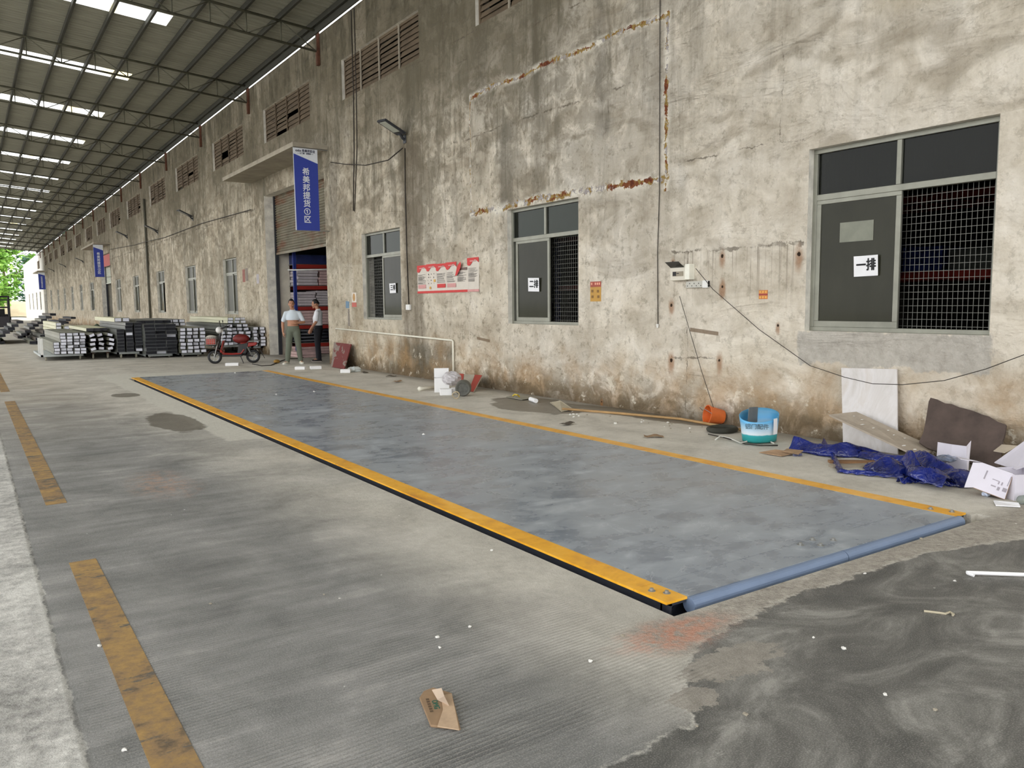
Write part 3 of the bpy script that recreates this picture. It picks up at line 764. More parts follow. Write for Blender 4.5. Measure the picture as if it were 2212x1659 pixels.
# ---------------------------------------------------------------- goods doors, canopies, shutters
def canopy(y0, y1, z, depth, mat_):
    b = MB(); b.slab([(XW, y0, z), (XW - depth, y0, z), (XW - depth, y1, z), (XW, y1, z)], (0, 0, .11)); o = b.build('canopy_slab', mat_); return struct(o)
canopy(19.72, 26.3, 5.44, .89, M_conc)
canopy(56.9, 63.6, 5.52, .95, M_conc)
canopy(105.9, 113.5, 5.65, .95, M_conc)
def door(k, y0, y1, ztop, zsh, m_sh, inner):
    root = thing('door_%d' % k, None, None); struct(root)
    # far jamb and near jamb returns
    for (yy, d) in ((y1, -1), (y0, 1)):
        j = MB(); j.box(XW + .30, XW + inner, min(yy, yy + .30 * -d), max(yy, yy + .30 * -d), 0, ztop + .3); j.build('jamb', M_concpale, root)
    # corrugated shutter half raised
    s = MB(); X = XW + .32; n = int((ztop - zsh) / .075)
    prof = []
    for i in range(n * 6 + 1):
        z = zsh + (ztop - zsh) * i / (n * 6); prof.append((X + .018 * math.sin(2 * PI * i / 6), z))
    for i in range(len(prof) - 1):
        (xa, za), (xb, zb) = prof[i], prof[i + 1]
        s.quad((xa, y0 - .0, za), (xb, y0 - .0, zb), (xb, y1 - .06, zb), (xa, y1 - .06, za))
    s.build('shutter_curtain', m_sh, root, smooth=True)
    r = MB(); r.box(X - .03, X + .03, y0, y1 - .06, zsh - .06, zsh + .01); r.build('bottom_rail', m_sh, root)
    g = MB(); g.box(XW + .27, XW + .37, y1 - .09, y1 - .02, 0, ztop); g.build('guide_rail', M_dkgrey, root)
    g = MB(); g.box(XW + .27, XW + .37, y0 + .0, y0 + .05, 0, ztop); g.build('guide_rail', M_dkgrey, root)
    return root
M_shutpale = mat('pale_shutter', (196, 200, 186), .55, .1)
door(1, 20.02, 25.05, 4.90, 3.17, M_shut, .72)
b = MB(); b.box(XW + .05, XW + .09, 57.55, 61.9, 4.25, 5.0); o = b.build('door_sign_board', mat('red_sign_board', (168, 48, 36), .6, var=.2)); tag(o, 'red sign board above the pale shutter of the second goods door', 'sign')
door(2, 57.5, 62.0, 5.05, 3.2, M_shutpale, .6)
door(3, 108.0, 112.2, 5.0, 3.4, M_shutpale, .6)

# ================================================================ weighbridge deck
DK = thing('weighbridge', 'long grey steel weighbridge deck with yellow painted edges set into the floor', 'weighbridge', (2.835, 2.815, 0))
DX, DYL, DZ = 2.965, 16.035, .02
M_pipe = mat('blue_grey_painted_pipe', (120, 138, 166), .4, .1, var=.08, vs=3)
M_beam = mat('dark_beam_paint', (40, 44, 54), .6)
b = MB(); b.box(.150, DX - .150, .0, .2405, DZ - .012, DZ); b.box(.150, DX - .150, .243, DYL, DZ - .012, DZ); b.build('deck_plate', M_deck, DK)
for (x0, x1) in ((0, .150), (DX - .150, DX)):
    b = MB(); b.box(x0, x1, 0, .2405, DZ - .012, DZ + .001); b.box(x0, x1, .243, DYL, DZ - .012, DZ + .001); b.build('yellow_edge_plate', M_yel, DK)
for x in (.05, .75, 1.5, 2.2, DX - .13):      # frame beams under the deck
    b = MB(); b.box(x, x + .012, .03, DYL - .03, -.26, DZ - .013); b.box(x - .04, x + .06, .03, DYL - .03, -.27, -.26); b.build('support_beam', M_beam, DK)
for y in (.08, 5.3, 10.7, DYL - .1):
    b = MB(); b.box(.05, DX - .12, y, y + .012, -.25, DZ - .013); b.build('cross_beam', M_beam, DK)
b = MB(); b.box(.03, .14, .0, .03, -.005, .007); b.box(.03, .04, .0, .03, -.06, .007); b.build('end_bracket', M_beam, DK)
b = MB(); b.box(DX - .14, DX - .03, .0, .03, -.005, .007); b.build('end_bracket', M_beam, DK)
for (x0, x1) in ((.15, 1.478), (1.484, DX - .11)):
    b = MB(); b.tube([(x0, -.012, -.022), (x1, -.012, -.022)], .041, 20); b.build('end_pipe', M_pipe, DK, smooth=False)
def bolt(x, y, nm='bolt'):
    b = MB(); b.lathe([(.020, 0), (.020, .003)], 16, Matrix.Translation((x, y, DZ)), capt=True); b.lathe([(.012, .003), (.012, .014), (.010, .016)], 6, Matrix.Translation((x, y, DZ)), capt=True)
    return b.build(nm, M_grey if nm == 'bolt' else M_rust, DK)
for (x, y) in ((.058, .165), (.098, .095), (DX - .10, .20), (DX - .055, .07)): bolt(x, y)
for (x, y) in ((1.37, .21), (1.46, .13), (1.52, .23), (1.62, .15)): bolt(x, y)
M_chip = mat('white_chip', (230, 228, 222), .8)
for k, (px_, py_) in enumerate(((915, 940), (597, 853), (679, 847), (508, 806))):
    p = G(px_, py_, .02); b = MB(); b.ball((0, 0, .010), (.018, .014, .012), 7, 5, .25)
    o = b.build('debris_chip', M_chip, loc=p); tag(o, ('white chip lying mid-deck on the weighbridge', 'small white chip on the far end of the grey deck', 'white fleck beside the right yellow edge of the deck', 'tiny white chip at the far left of the deck')[k], 'debris')

# ================================================================ things fixed on the wall
def plate(name, y0, y1, z0, z1, t, m_, parent, x=XW, bevel=0):
    b = MB(); b.box(x - t, x, y0, y1, z0, z1); return b.build(name, m_, parent, bevel=bevel)

# row numbers on the sashes
def row_sheet(y, z, w_, h, text, label, rot=0.0, curl=.012):
    root = thing('paper_sign', label, 'paper sign', (XW + .088, y, z))
    b = MB()
    def fn(u, v):
        yy = (u - .5) * w_; zz = (v - .5) * h
        return (-.004 - curl * (abs(u - .5) * 2) ** 4 * (v * .7 + .3), -yy * math.cos(rot) + zz * math.sin(rot) * -1, zz * math.cos(rot) - yy * math.sin(rot))
    b.grid(fn, 10, 8); o = b.build('sheet', M_paper, root, smooth=True)
    M = frame_mat((-.0075, 0, .004), (0, -math.cos(rot), -math.sin(rot)), (0, -math.sin(rot), math.cos(rot)))
    lettering(text, h * .62, M_ink, M, root, bold=.004, width=w_ * .80)
    return root
row_sheet(4.95, 1.895, .275, .215, '一排', 'white paper sheet reading row one on the nearest and largest window', -.02)
row_sheet(10.945, 1.845, .315, .225, '二排', 'white paper sheet reading row two on the middle window', .03)
row_sheet(16.315, 1.90, .315, .215, '三排', 'white paper sheet reading row three on the far narrow-gap window', -.01)
b = MB(); b.box(-.003, 0, -.195, .195, -.105, .105)
o = b.build('blank_sticker', mat('faded_sticker', (128, 130, 116), .6), loc=(XW + .100, 5.085, 2.265)); tag(o, 'faded blank grey sticker on the glass above the row one sheet', 'sticker')

# safety posters
M_red = mat('poster_red', (200, 44, 40), .6, var=.08); M_post = mat('poster_paper', (214, 206, 194), .8, var=.06)
M_pink = mat('faded_poster_red', (206, 150, 146), .7, var=.1); M_txt = mat('poster_print', (96, 92, 88), .8); M_gold = mat('poster_gold', (206, 160, 70), .6)
PL = ['white safety poster at the left end of the row with a pale red box', 'white poster second in the row with small figure drawings', 'white poster third in the row with a bright red box',
      'white poster fourth in the row with a faded pink box', 'white poster fifth in the row with its red header peeled and folded over', 'white poster at the right end of the row, taller than its neighbours']
py0, pdy = 14.955, (14.955 - 12.535) / 6
for k in range(6):
    ya = py0 - pdy * k; zt = 2.33 + (.045 if k == 5 else 0) + (.01 * (k % 2)); zb = 1.76
    root = thing('safety_poster', PL[k], 'poster', (XW, ya, zb), group='row of red and white safety posters')
    H = zt - zb
    b = MB()
    if k == 4: b.grid(lambda u, v: (-.004 - .004 * math.sin(u * 9 + v * 4), -u * pdy, v * (H - .10)), 6, 8)
    else: b.grid(lambda u, v: (-.004 - .004 * math.sin(u * 8 + v * 5 + k), -u * pdy, v * H), 6, 8)
    b.build('sheet', M_post, root, smooth=True)
    b = MB(); N = 14
    if k == 4:
        b.slab([(-.03, .02, H - .26), (-.045, -.10, H - .07), (-.05, -.22, H - .0), (-.05, -.24, H - .05), (-.045, -.21, H - .12), (-.03, -.05, H - .25)], (-.004, 0, 0))
        b.build('folded_header', M_red, root)
        b = MB(); b.box(-.012, -.009, -pdy + .01, -.10, H - .16, H - .11); b.build('torn_backing', mat('torn_backing', (126, 106, 98), .9), root)
    else:
        for i in range(N):
            u0, u1 = i / N, (i + 1) / N; hz = lambda u: H - .095 - .055 * math.sin((u * 1.0 + .08) * 2 * PI) * (1 - .3 * u) + .02 * u
            b.hexa([(-.014, -u0 * pdy, hz(u0)), (-.014, -u1 * pdy, hz(u1)), (-.010, -u1 * pdy, hz(u1)), (-.010, -u0 * pdy, hz(u0)), (-.014, -u0 * pdy, H), (-.014, -u1 * pdy, H), (-.010, -u1 * pdy, H), (-.010, -u0 * pdy, H)])
        b.build('header', M_red, root)
        b = MB(); b.box(-.0165, -.0145, -.75 * pdy, -.25 * pdy, H - .07, H - .05); b.build('title_strip', M_pink, root)
    b = MB(); b.box(-.014, -.010, -pdy, 0, 0, .045); b.build('footer', M_red if k not in (5,) else M_pink, root)
    b = MB(); rr = random.Random(k)
    z = H - .19
    while z > .19:
        if k == 1:
            for q in range(3):
                yy = -.06 - q * .12 + rr.uniform(-.02, .02); b.box(-.0125, -.011, yy - rr.uniform(.01, .03), yy, z - rr.uniform(.01, .035), z)
            z -= .062
        else:
            x1 = rr.uniform(.55, .92); b.box(-.0125, -.011, -x1 * pdy, -.08 * pdy, z - .006, z); z -= rr.choice((.012, .014, .022))
    b.build('printed_text', M_txt, root)
    if k in (0, 2, 3):
        b = MB(); b.box(-.0135, -.010, -pdy * .92, -pdy * .10, .10, .175); b.build('red_box', (M_pink, None, M_red, M_pink)[k], root)
    if k == 1:
        b = MB(); b.box(-.0135, -.010, -.37, -.30, .22, .27); b.box(-.0135, -.010, -.18, -.12, .08, .13); b.build('figure_print', M_gold, root)

# small signs
root = thing('warning_sign', 'tall yellow plate with a red header right of the middle window', 'sign', (XW, 9.372, 1.555))
plate('yellow_plate', -.247, 0, 0, .215, .004, mat('sign_yellow', (186, 140, 48), .5, var=.1), root, 0); plate('red_header', -.247, 0, .215, .295, .004, mat('sign_red', (158, 62, 40), .5), root, 0)
b = MB()
for (y, z) in ((.05, .155), (.18, .15), (.055, .07), (.19, .07)): b.cbox((-.005, -y, z), (.002, .05, .04))
b.build('pictogram_print', mat('pictogram_brown', (128, 92, 34), .6), root)
b = MB()
for y in (.035, .12, .165, .21): b.cbox((-.005, -y, .262), (.002, .026, .034))
b.build('header_text', mat('header_marks', (232, 168, 140), .6), root)
root = thing('hazard_label', 'small square orange label between the fuse box and the nearest window', 'label', (XW, 6.258, 1.56))
plate('orange_plate', -.125, 0, 0, .105, .004, mat('hazard_orange', (196, 118, 52), .5, var=.2, vs=30), root, 0); plate('red_band', -.125, 0, .045, .062, .005, mat('hazard_red', (150, 44, 36), .5), root, 0)
b = MB()
for i in range(3):
    for z in (.022, .084): b.cbox((-.0055, -.022 - .04 * i, z), (.002, .026, .024))
b.build('label_text', mat('hazard_gold', (226, 168, 78), .5), root)
root = thing('caution_label', 'small white label with a yellow oval above red, left of the far window', 'label', (XW, 18.435, 1.49))
plate('white_plate', -.27, 0, .11, .345, .004, M_post, root, 0); plate('red_plate', -.27, 0, 0, .105, .004, mat('label_red', (182, 86, 72), .6), root, 0)
b = MB(); b.ball((-.004, -.135, .23), (.003, .08, .095), 18, 8); b.build('oval', mat('oval_ochre', (176, 130, 56), .5), root)
b = MB(); b.slab([(XW - .004, 18.83, 1.46), (XW - .004, 18.62, 1.46), (XW - .004, 18.60, 1.62), (XW - .004, 18.82, 1.64)], (.0035, 0, 0)); o = b.build('blue_sticker', mat('torn_blue_sticker', (96, 124, 146), .7, var=.2)); tag(o, 'torn blue sticker left of the caution label', 'sticker')
b = MB(); b.slab([(XW - .004, 18.72, 1.02), (XW - .004, 18.60, 1.02), (XW - .004, 18.60, 1.44), (XW - .004, 18.70, 1.44)], (.0035, 0, 0)); o = b.build('paper_remnant', mat('grey_paper_remnant', (134, 126, 116), .9, var=.4, vs=30)); tag(o, 'strip of scraped grey paper under the torn blue sticker', 'paper remnant')

# fuse box with its cover flipped up and its door swung to the side
root = thing('fuse_box', 'white fuse box with its black inner cover lifted open, on the near wall', 'fuse box', (XW, 7.50, 1.815))
M_box = mat('fuse_box_plastic', (214, 208, 192), .45, var=.05)
b = MB(); b.box(-.085, 0, -.135, .135, 0, .20); b.build('housing', M_box, root, bevel=.006)
b = MB(); b.slab([(-.086, .125, .165), (-.086, -.115, .165), (-.19, -.115, .235), (-.19, .125, .235)], (0, 0, .004)); b.build('flip_cover', mat('smoked_cover', (34, 34, 32), .25), root)
b = MB(); b.box(-.092, -.085, -.10, .085, .055, .115); br = b.build('breaker_window', mat('breaker_face', (150, 140, 120), .5), root)
b = MB(); b.box(-.097, -.092, .02, .075, .06, .112); b.build('breaker', M_black, br)
b = MB(); b.box(-.095, -.092, -.03, .01, .085, .095); b.build('toggle', M_black, br)
b = MB(); b.box(-.10, .0, -.218, -.140, .005, .205); b.build('side_cover', mat('cream_side_cover', (236, 234, 220), .45), root, bevel=.005)
root = thing('socket_strip', 'pale perforated power strip screwed under the fuse box', 'power strip', (XW, 7.40, 1.715))
b = MB(); b.box(-.035, 0, -.375, 0, 0, .085); b.build('strip_body', mat('pale_grey_plastic', (190, 188, 178), .5), root, bevel=.004)
b = MB()
for i in range(7): b.cbox((-.036, -.03 - i * .038, .055 if i % 2 else .025), (.003, .010, .012))
b.build('socket_hole_pattern', M_ink, root)
b = MB(); b.box(-.045, 0, -.375, -.29, -.005, .09); b.build('end_block', M_white, root, bevel=.004)

# switch, conduit, pipes, cables
root = thing('wall_switch', 'small white switch box at the end of the lamp cable', 'switch', (XW, 15.365, 1.42))
plate('switch_body', -.09, .09, 0, .115, .045, M_white, root, 0, .006)
plate('rocker', -.02, .03, .03, .085, .05, M_paper, root, 0, .003)
b = MB(); b.tube([(XW - .03, 19.45, .945), (XW - .03, 16.5, .89), (XW - .03, 13.52, .835), (XW - .03, 13.48, .815), (XW - .03, 13.49, .0)], .020, 10)
o = b.build('water_pipe', M_pvc, smooth=True); tag(o, 'thin cream plastic water pipe running along the wall and down to the floor', 'pipe')
def cable(pts, r, label, m_=None, name='cable'):
    b = MB(); b.tube(pts, r, 6); o = b.build(name, m_ or M_wire, smooth=True); return tag(o, label, 'cable')
X0 = XW - .012
cable([(X0, 15.39, 4.78), (X0, 15.42, 4.0), (X0, 15.41, 2.6), (X0, 15.37, 1.53)], .010, 'dark cable dropping from the near floodlight to the white switch')
cable([(X0, 15.50, 4.80), (X0, 16.2, 4.66), (X0, 17.4, 4.72), (X0 - .02, 17.86, 4.80), (X0 - .02, 18.05, 4.83), (X0, 18.6, 4.92), (X0, 19.5, 5.10)], .010, 'dark cable sagging between the near floodlight and the canopy')
cable([(X0, 17.97, 8.3), (X0, 17.96, 6.5), (X0, 18.02, 5.2), (X0, 18.17, 3.77)], .012, 'dark cable hanging from the eaves beside the goods door, left strand')
cable([(X0, 17.80, 8.3), (X0, 17.80, 6.6), (X0, 17.85, 5.2), (X0, 18.10, 3.75)], .010, 'dark cable hanging from the eaves beside the goods door, right strand')
cable([(X0, 7.94, 8.3), (X0, 7.94, 5.4), (X0, 7.92, 3.0), (X0, 7.945, 2.2), (X0, 7.925, 1.23)], .0055, 'thin cord hanging full height left of the fuse box')
b = MB(); b.lathe([(.012, 0), (.022, .045), (.012, .05)], 10, Matrix.Translation((XW - .02, 7.925, 1.19)), capb=True, capt=True); o = b.build('pull_cord_end', M_white); tag(o, 'small white pull at the foot of the hanging cord', 'cord pull')
cable([WX(1503, 580, 7.70), WX(1540, 625, 7.74), WX(1640, 712, 7.73), WX(1750, 790, 7.72), WX(1825, 815, 7.45), WX(1885, 829, 7.4), WX(1950, 831, 7.4), WX(2040, 822, 7.5), WX(2130, 797, 7.6), WX(2250, 752, 7.7)], .004, 'thin dark wire sagging from the fuse box past the leaning white panel')
cable([WX(1468, 640, 7.75), WX(1490, 715, 7.72), WX(1515, 800, 7.6), WX(1541, 880, 7.42)], .004, 'thin dark wire running from the fuse box down to the orange bucket')
b = MB(); b.tube([(XW - .07, 44.3, 6.95), (XW - .07, 44.3, .0)], .055, 8); o = b.build('rain_pipe', mat('dark_rain_pipe', (84, 82, 70), .7), smooth=True); tag(o, 'dark vertical rain pipe between far windows', 'pipe')
b = MB(); b.tube([(XW - .03, 26.4, 4.62), (XW - .03, 33, 4.75), (XW - .03, 40, 4.72), (XW - .16, 44.3, 4.8), (XW - .03, 48, 4.9), (XW - .03, 57.0, 5.2)], .014, 5); o = b.build('cable', M_wire); tag(o, 'long cable strung along the far wall towards the second canopy', 'cable')

# floodlights
def flood(y, z, label):
    root = thing('floodlight', label, 'floodlight', (XW, y, z), group='solar floodlights on wall brackets')
    a = Vector((-.80, -.12, .34)).normalized(); s = Vector((0, 1, 0)); s = (s - a * s.dot(a)).normalized(); nrm = a.cross(s)
    if nrm.z < 0: nrm = -nrm
    def bx(a0, a1, s0, s1, n0, n1, nm, m_):
        b = MB(); P = [a * i + s * j + nrm * k for (i, j, k) in ((a0, s0, n0), (a1, s0, n0), (a1, s1, n0), (a0, s1, n0), (a0, s0, n1), (a1, s0, n1), (a1, s1, n1), (a0, s1, n1))]
        b.hexa(P); return b.build(nm, m_, root, bevel=.008)
    bx(.10, .64, -.155, .155, 0, .045, 'lamp_housing', M_dkgrey)
    bx(.22, .60, -.115, .115, -.004, .006, 'lens', mat('lamp_lens', (176, 180, 168), .3) if y < 16 else M_grey)
    b = MB(); b.tube([(0, 0, -.05), (-.06, 0, -.02), a * .16 + nrm * .02], .028, 8); b.tube([(-.01, .12, .06), a * .14 + s * .05], .018, 6); b.build('bracket_arm', M_dkgrey, root)
    b = MB(); b.box(-.015, 0, -.06, .06, -.12, .05); b.build('wall_plate', M_dkgrey, root)
    return root
FL = ['nearest floodlight, beside the goods door, its pale lens facing down', 'floodlight right of the far row of windows, first beyond the canopy', 'floodlight second beyond the near canopy', 'floodlight just right of the second blue banner',
      'floodlight first beyond the second canopy', 'floodlight second beyond the second canopy', 'floodlight nearest the third canopy at the far end']
for (y, z), l in zip(((15.40, 5.0), (34.4, 5.1), (41.6, 5.1), (50.3, 5.5), (71.2, 5.1), (84.7, 5.3), (96.6, 5.35)), FL): flood(y, z, l)

# banners hung across the hall from the canopies
M_blue = mat('banner_blue', (48, 66, 160), .6, var=.04); M_bwhite = mat('banner_white', (226, 230, 236), .6, var=.03); M_bink = mat('banner_navy_ink', (50, 52, 76), .6)
def banner(x0, y, zt, w_, h, num, label, small):
    root = thing('hanging_banner', label, 'banner', (x0, y, zt), group='blue and white vertical banners below the canopies')
    def sheet(P, nm, m_, off):
        b = MB(); b.slab([(q[0], off, q[1]) for q in P], (0, .004, 0)); return b.build(nm, m_, root)
    sheet([(0, 0), (w_, 0), (w_, -h), (0, -h)], 'white_cloth', M_bwhite, 0)
    sheet([(.012, -h * .075), (w_, -h * .175), (w_, -h), (.03, -h)], 'blue_field', M_blue, -.003)
    body = '\n'.join('希美邦提货') + '\n' + num + '\n区'
    lettering(body, h * .095, M_bwhite, frame_mat((w_ * .50, -.006, -h * .578), (1, 0, 0), (0, 0, 1)), root, bold=.0035, spacing=1.02)
    if small:
        lettering('cmbe 希美邦铝业', w_ * .125, M_bink, frame_mat((w_ * .50, -.004, -h * .035), (1, 0, 0), (0, 0, 1)), root, bold=.002, width=w_ * .80)
        lettering('— 让门窗 · 更精彩 —', w_ * .075, M_bink, frame_mat((w_ * .50, -.004, -h * .066), (1, 0, 0), (0, 0, 1)), root, bold=.001, width=w_ * .66)
    b = MB(); b.tube([(XW - x0, .01, .0), (0, .01, .0)], .014, 8); b.build('top_rod', M_grey, root)
    b = MB(); b.tube([(XW - x0 + .0, .01, -h + .01), (.01, .01, -h + .0)], .014, 8); b.build('bottom_rod', M_grey, root)
    return root
banner(6.895, 19.74, 5.425, .625, 2.02, '①', 'large blue banner with white characters by the nearest goods door', True)
banner(6.80, 57.0, 5.48, .56, 2.02, '②', 'blue banner hanging by the second goods door, half way along', False)
banner(6.90, 106.0, 5.55, .66, 1.9, '③', 'small blue banner by the last goods door at the far end', False)
# far wall notices
for k, (yy, zz, w_, h, c, lb) in enumerate(((27.55, 2.55, .28, .42, (150, 92, 80), 'small faded red sign on the wall beyond the near canopy'), (27.2, 2.58, .26, .42, (130, 118, 108), 'small faded grey sign beside the faded red sign'), (26.0, 2.4, .25, .3, (178, 172, 176), 'small pale notice left of the goods door jamb'))):
    b = MB(); b.box(XW - .006, XW, yy - w_ / 2, yy + w_ / 2, zz - h / 2, zz + h / 2); o = b.build('wall_notice', mat('notice_%d' % k, c, .7, var=.2)); tag(o, lb, 'sign')

# ================================================================ people
M_skin = mat('skin', (178, 128, 100), .6, var=.06, vs=9); M_hair = mat('black_hair', (22, 19, 18), .6); M_lip = mat('lips', (150, 92, 80), .6); M_eye = mat('dark_eyes', (30, 24, 22), .4)
def skin_mesh(name, chains, m_, parent, voxel=.01, sub=0, extra=None, axes=None):
    """each chain of (point, radius) becomes a closed tapering form (a pair of radii makes an oval trunk section); all are fused into one surface"""
    bm = bmesh.new()
    def put(b):
        t = bpy.data.meshes.new('t'); t.from_pydata(b.v, [], b.f); q = bmesh.new(); q.from_mesh(t)
        bmesh.ops.recalc_face_normals(q, faces=q.faces); q.to_mesh(t); q.free(); bm.from_mesh(t); bpy.data.meshes.remove(t)
    for ch in chains:
        P = [Vector(p) for p, r in ch]; R = [r if isinstance(r, tuple) else (r, r) for p, r in ch]
        oval = isinstance(ch[0][1], tuple) and isinstance(ch[1][1], tuple)
        # smooth interpolation along the chain
        pts, rad = [], []
        for i in range(len(P) - 1):
            p1, p2 = P[i], P[i + 1]
            n = 6
            for k in range(n + (1 if i == len(P) - 2 else 0)):
                t = k / n
                v = p1.lerp(p2, t)
                st = t * t * (3 - 2 * t)
                pts.append(v); rad.append((R[i][0] + (R[i + 1][0] - R[i][0]) * st, R[i][1] + (R[i + 1][1] - R[i][1]) * st))
        b = MB(); N = 20
        if oval:
            le, fo = axes
            for p, r in zip(pts, rad):
                for k in range(N):
                    th = 2 * PI * k / N; b.v.append(tuple(p + le * (math.cos(th) * r[0]) + fo * (math.sin(th) * r[1])))
            for i in range(len(pts) - 1):
                for k in range(N):
                    l = (k + 1) % N; b.f.append((i * N + k, i * N + l, (i + 1) * N + l, (i + 1) * N + k))
            b.f.append(tuple(range(N))); b.f.append(tuple(range((len(pts) - 1) * N, len(pts) * N)))
            put(b)
        else:
            b.tube(pts, [max(r) if i else min(r) for i, r in enumerate(rad)], 16); put(b)
            for p, r in list(zip(P, R))[1:]:
                c = MB(); c.ball(p, max(r) * .995, 14, 10); put(c)
    for e in (extra or []): put(e)
    r = bpy.data.meshes.new(name); bm.to_mesh(r); bm.free()
    o = bpy.data.objects.new('fuse', r); COL.objects.link(o)
    rm = o.modifiers.new('r', 'REMESH'); rm.mode = 'VOXEL'; rm.voxel_size = voxel; rm.use_smooth_shade = True
    sm = o.modifiers.new('sm', 'SMOOTH'); sm.iterations = 4 if voxel > .009 else 2; sm.factor = .5
    bpy.context.view_layer.update()
    dg = bpy.context.evaluated_depsgraph_get()
    r2 = bpy.data.meshes.new_from_object(o.evaluated_get(dg))
    bpy.data.objects.remove(o); bpy.data.meshes.remove(r); r = r2
    r.materials.clear(); r.materials.append(m_)
    r.polygons.foreach_set('use_smooth', [True] * len(r.polygons))
    r.name = name
    o = bpy.data.objects.new(name, r); COL.objects.link(o); o.parent = parent
    return o

def head_parts(hc, look, tilt=0.0):
    """returns closed shapes of a head centred at hc, facing the unit vector look (level), plus a matrix"""
    z = Vector((0, 0, 1)); f = Vector(look).normalized(); s = f.cross(z).normalized()
    Rm = Matrix((s, f, z)).transposed().to_4x4(); Rm = Rm @ Matrix.Rotation(tilt, 4, 'X'); Rm.translation = Vector(hc)
    L = []
    b = MB(); nu, nv = 28, 20      # skull and jaw
    def fn(i, k):
        ph = PI * i / nv; th = 2 * PI * k / nu
        x = math.sin(ph) * math.cos(th); y = math.sin(ph) * math.sin(th); q = math.cos(ph)
        rx, ry, rz = .074, .093, .118
        if q < 0:
            rx *= 1 - .30 * (-q) ** 1.5
            if y < 0: ry *= 1 - .35 * (-q)
            else: ry *= 1 - .06 * (-q)
        if q > .1 and y > 0: ry *= 1 - .05 * q
        return (x * rx, y * ry, q * rz)
    vs = []
    for i in range(nv + 1):
        for k in range(nu): b.v.append(tuple(Rm @ Vector(fn(i, k))))
    for i in range(nv):
        for k in range(nu):
            l = (k + 1) % nu; b.f.append((i * nu + k, (i + 1) * nu + k, (i + 1) * nu + l, i * nu + l))
    L.append(b)
    b = MB(); b.ball((0, .092, -.022), (.014, .018, .020), 10, 8, 0, Rm); L.append(b)      # nose tip
    b = MB(); b.ball((0, .088, .005), (.009, .012, .030), 10, 8, 0, Rm); L.append(b)       # bridge
    b = MB(); b.ball((0, .078, -.058), (.030, .016, .028), 12, 8, 0, Rm); L.append(b)      # mouth
    b = MB(); b.ball((0, .078, -.092), (.026, .020, .018), 10, 8, 0, Rm); L.append(b)      # chin
    b = MB(); b.ball((0, .082, .030), (.056, .014, .012), 12, 8, 0, Rm); L.append(b)       # brow
    for sx in (-1, 1):
        b = MB(); b.ball((sx * .076, -.004, -.006), (.010, .018, .031), 10, 8, 0, Rm); L.append(b)   # ears
        b = MB(); b.ball((sx * .040, .070, -.028), (.022, .018, .022), 10, 8, 0, Rm); L.append(b)    # cheeks
    return L, Rm
def face_and_hair(Rm, parent):
    for sx in (-1, 1):
        b = MB(); b.ball((sx * .031, .085, .006), (.013, .007, .0055), 10, 6, 0, Rm); b.build('eye', M_eye, parent, smooth=True)
        b = MB(); b.ball((sx * .032, .090, .030), (.019, .006, .0045), 10, 6, 0, Rm); b.build('eyebrow', M_hair, parent, smooth=True)
    b = MB(); b.ball((0, .0925, -.058), (.022, .005, .006), 12, 6, 0, Rm); b.build('lips', M_lip, parent, smooth=True)
    b = MB(); nu, nv = 30, 14
    for i in range(nv + 1):
        for k in range(nu):
            th = 2 * PI * k / nu; back = .5 - .5 * math.sin(th)       # 1 at the back of the head
            lim = 1.02 + .85 * back ** 1.3
            if abs(math.cos(th)) > .55 and math.sin(th) > -.2: lim = 1.35 + .25 * (1 - back)
            if math.sin(th) > .55: lim = .84
            ph = lim * i / nv; jag = 1 + .02 * math.sin(k * 5.0 + i)
            b.v.append(tuple(Rm @ Vector((math.sin(ph) * math.cos(th) * .083 * jag, math.sin(ph) * math.sin(th) * .101 * jag - .004, math.cos(ph) * .130 * jag + .002))))
    for i in range(nv):
        for k in range(nu):
            l = (k + 1) % nu; b.f.append((i * nu + k, (i + 1) * nu + k, (i + 1) * nu + l, i * nu + l))
    b.mi = [0] * len(b.f)
    o = b.build('hair', M_hair, parent, smooth=True)
    sd = o.modifiers.new('thick', 'SOLIDIFY'); sd.thickness = .012; sd.offset = -1

def hand(wr, d, side, palm_n, curl, scale=1.0):
    """finger chains from a wrist: d along the hand, side towards the thumb, palm_n out of the palm"""
    d = Vector(d).normalized(); side = Vector(side); side = (side - d * side.dot(d)).normalized(); pn = Vector(palm_n); pn = (pn - d * pn.dot(d) - side * pn.dot(side)).normalized()
    wr = Vector(wr); ch = []
    for k, (off, ln) in enumerate(((.030, .072), (.010, .080), (-.010, .074), (-.028, .058))):
        p0 = wr + d * .020 + side * off * .5; p1 = wr + d * .088 * scale + side * off
        q = p1; dirn = d.copy(); pts = [(tuple(p0), .014), (tuple(p1), .0105)]
        for j, fr in enumerate((.46, .32, .22)):
            ang = curl * (1 + .15 * k) * (.7 + .5 * j)
            dirn = (dirn * math.cos(ang) + pn * math.sin(ang)).normalized(); q = q + dirn * ln * fr
            pts.append((tuple(q), .0092 - .0008 * j))
        ch.append(pts)
    t0 = wr + d * .022 + side * .014; t1 = wr + d * .052 + side * .042 + pn * .010; t2 = t1 + (d * .8 + side * .45 + pn * .35).normalized() * .034; t3 = t2 + (d + pn * .6).normalized() * .026
    ch.append([(tuple(t0), .015), (tuple(t1), .0125), (tuple(t2), .0105), (tuple(t3), .009)])
    return ch

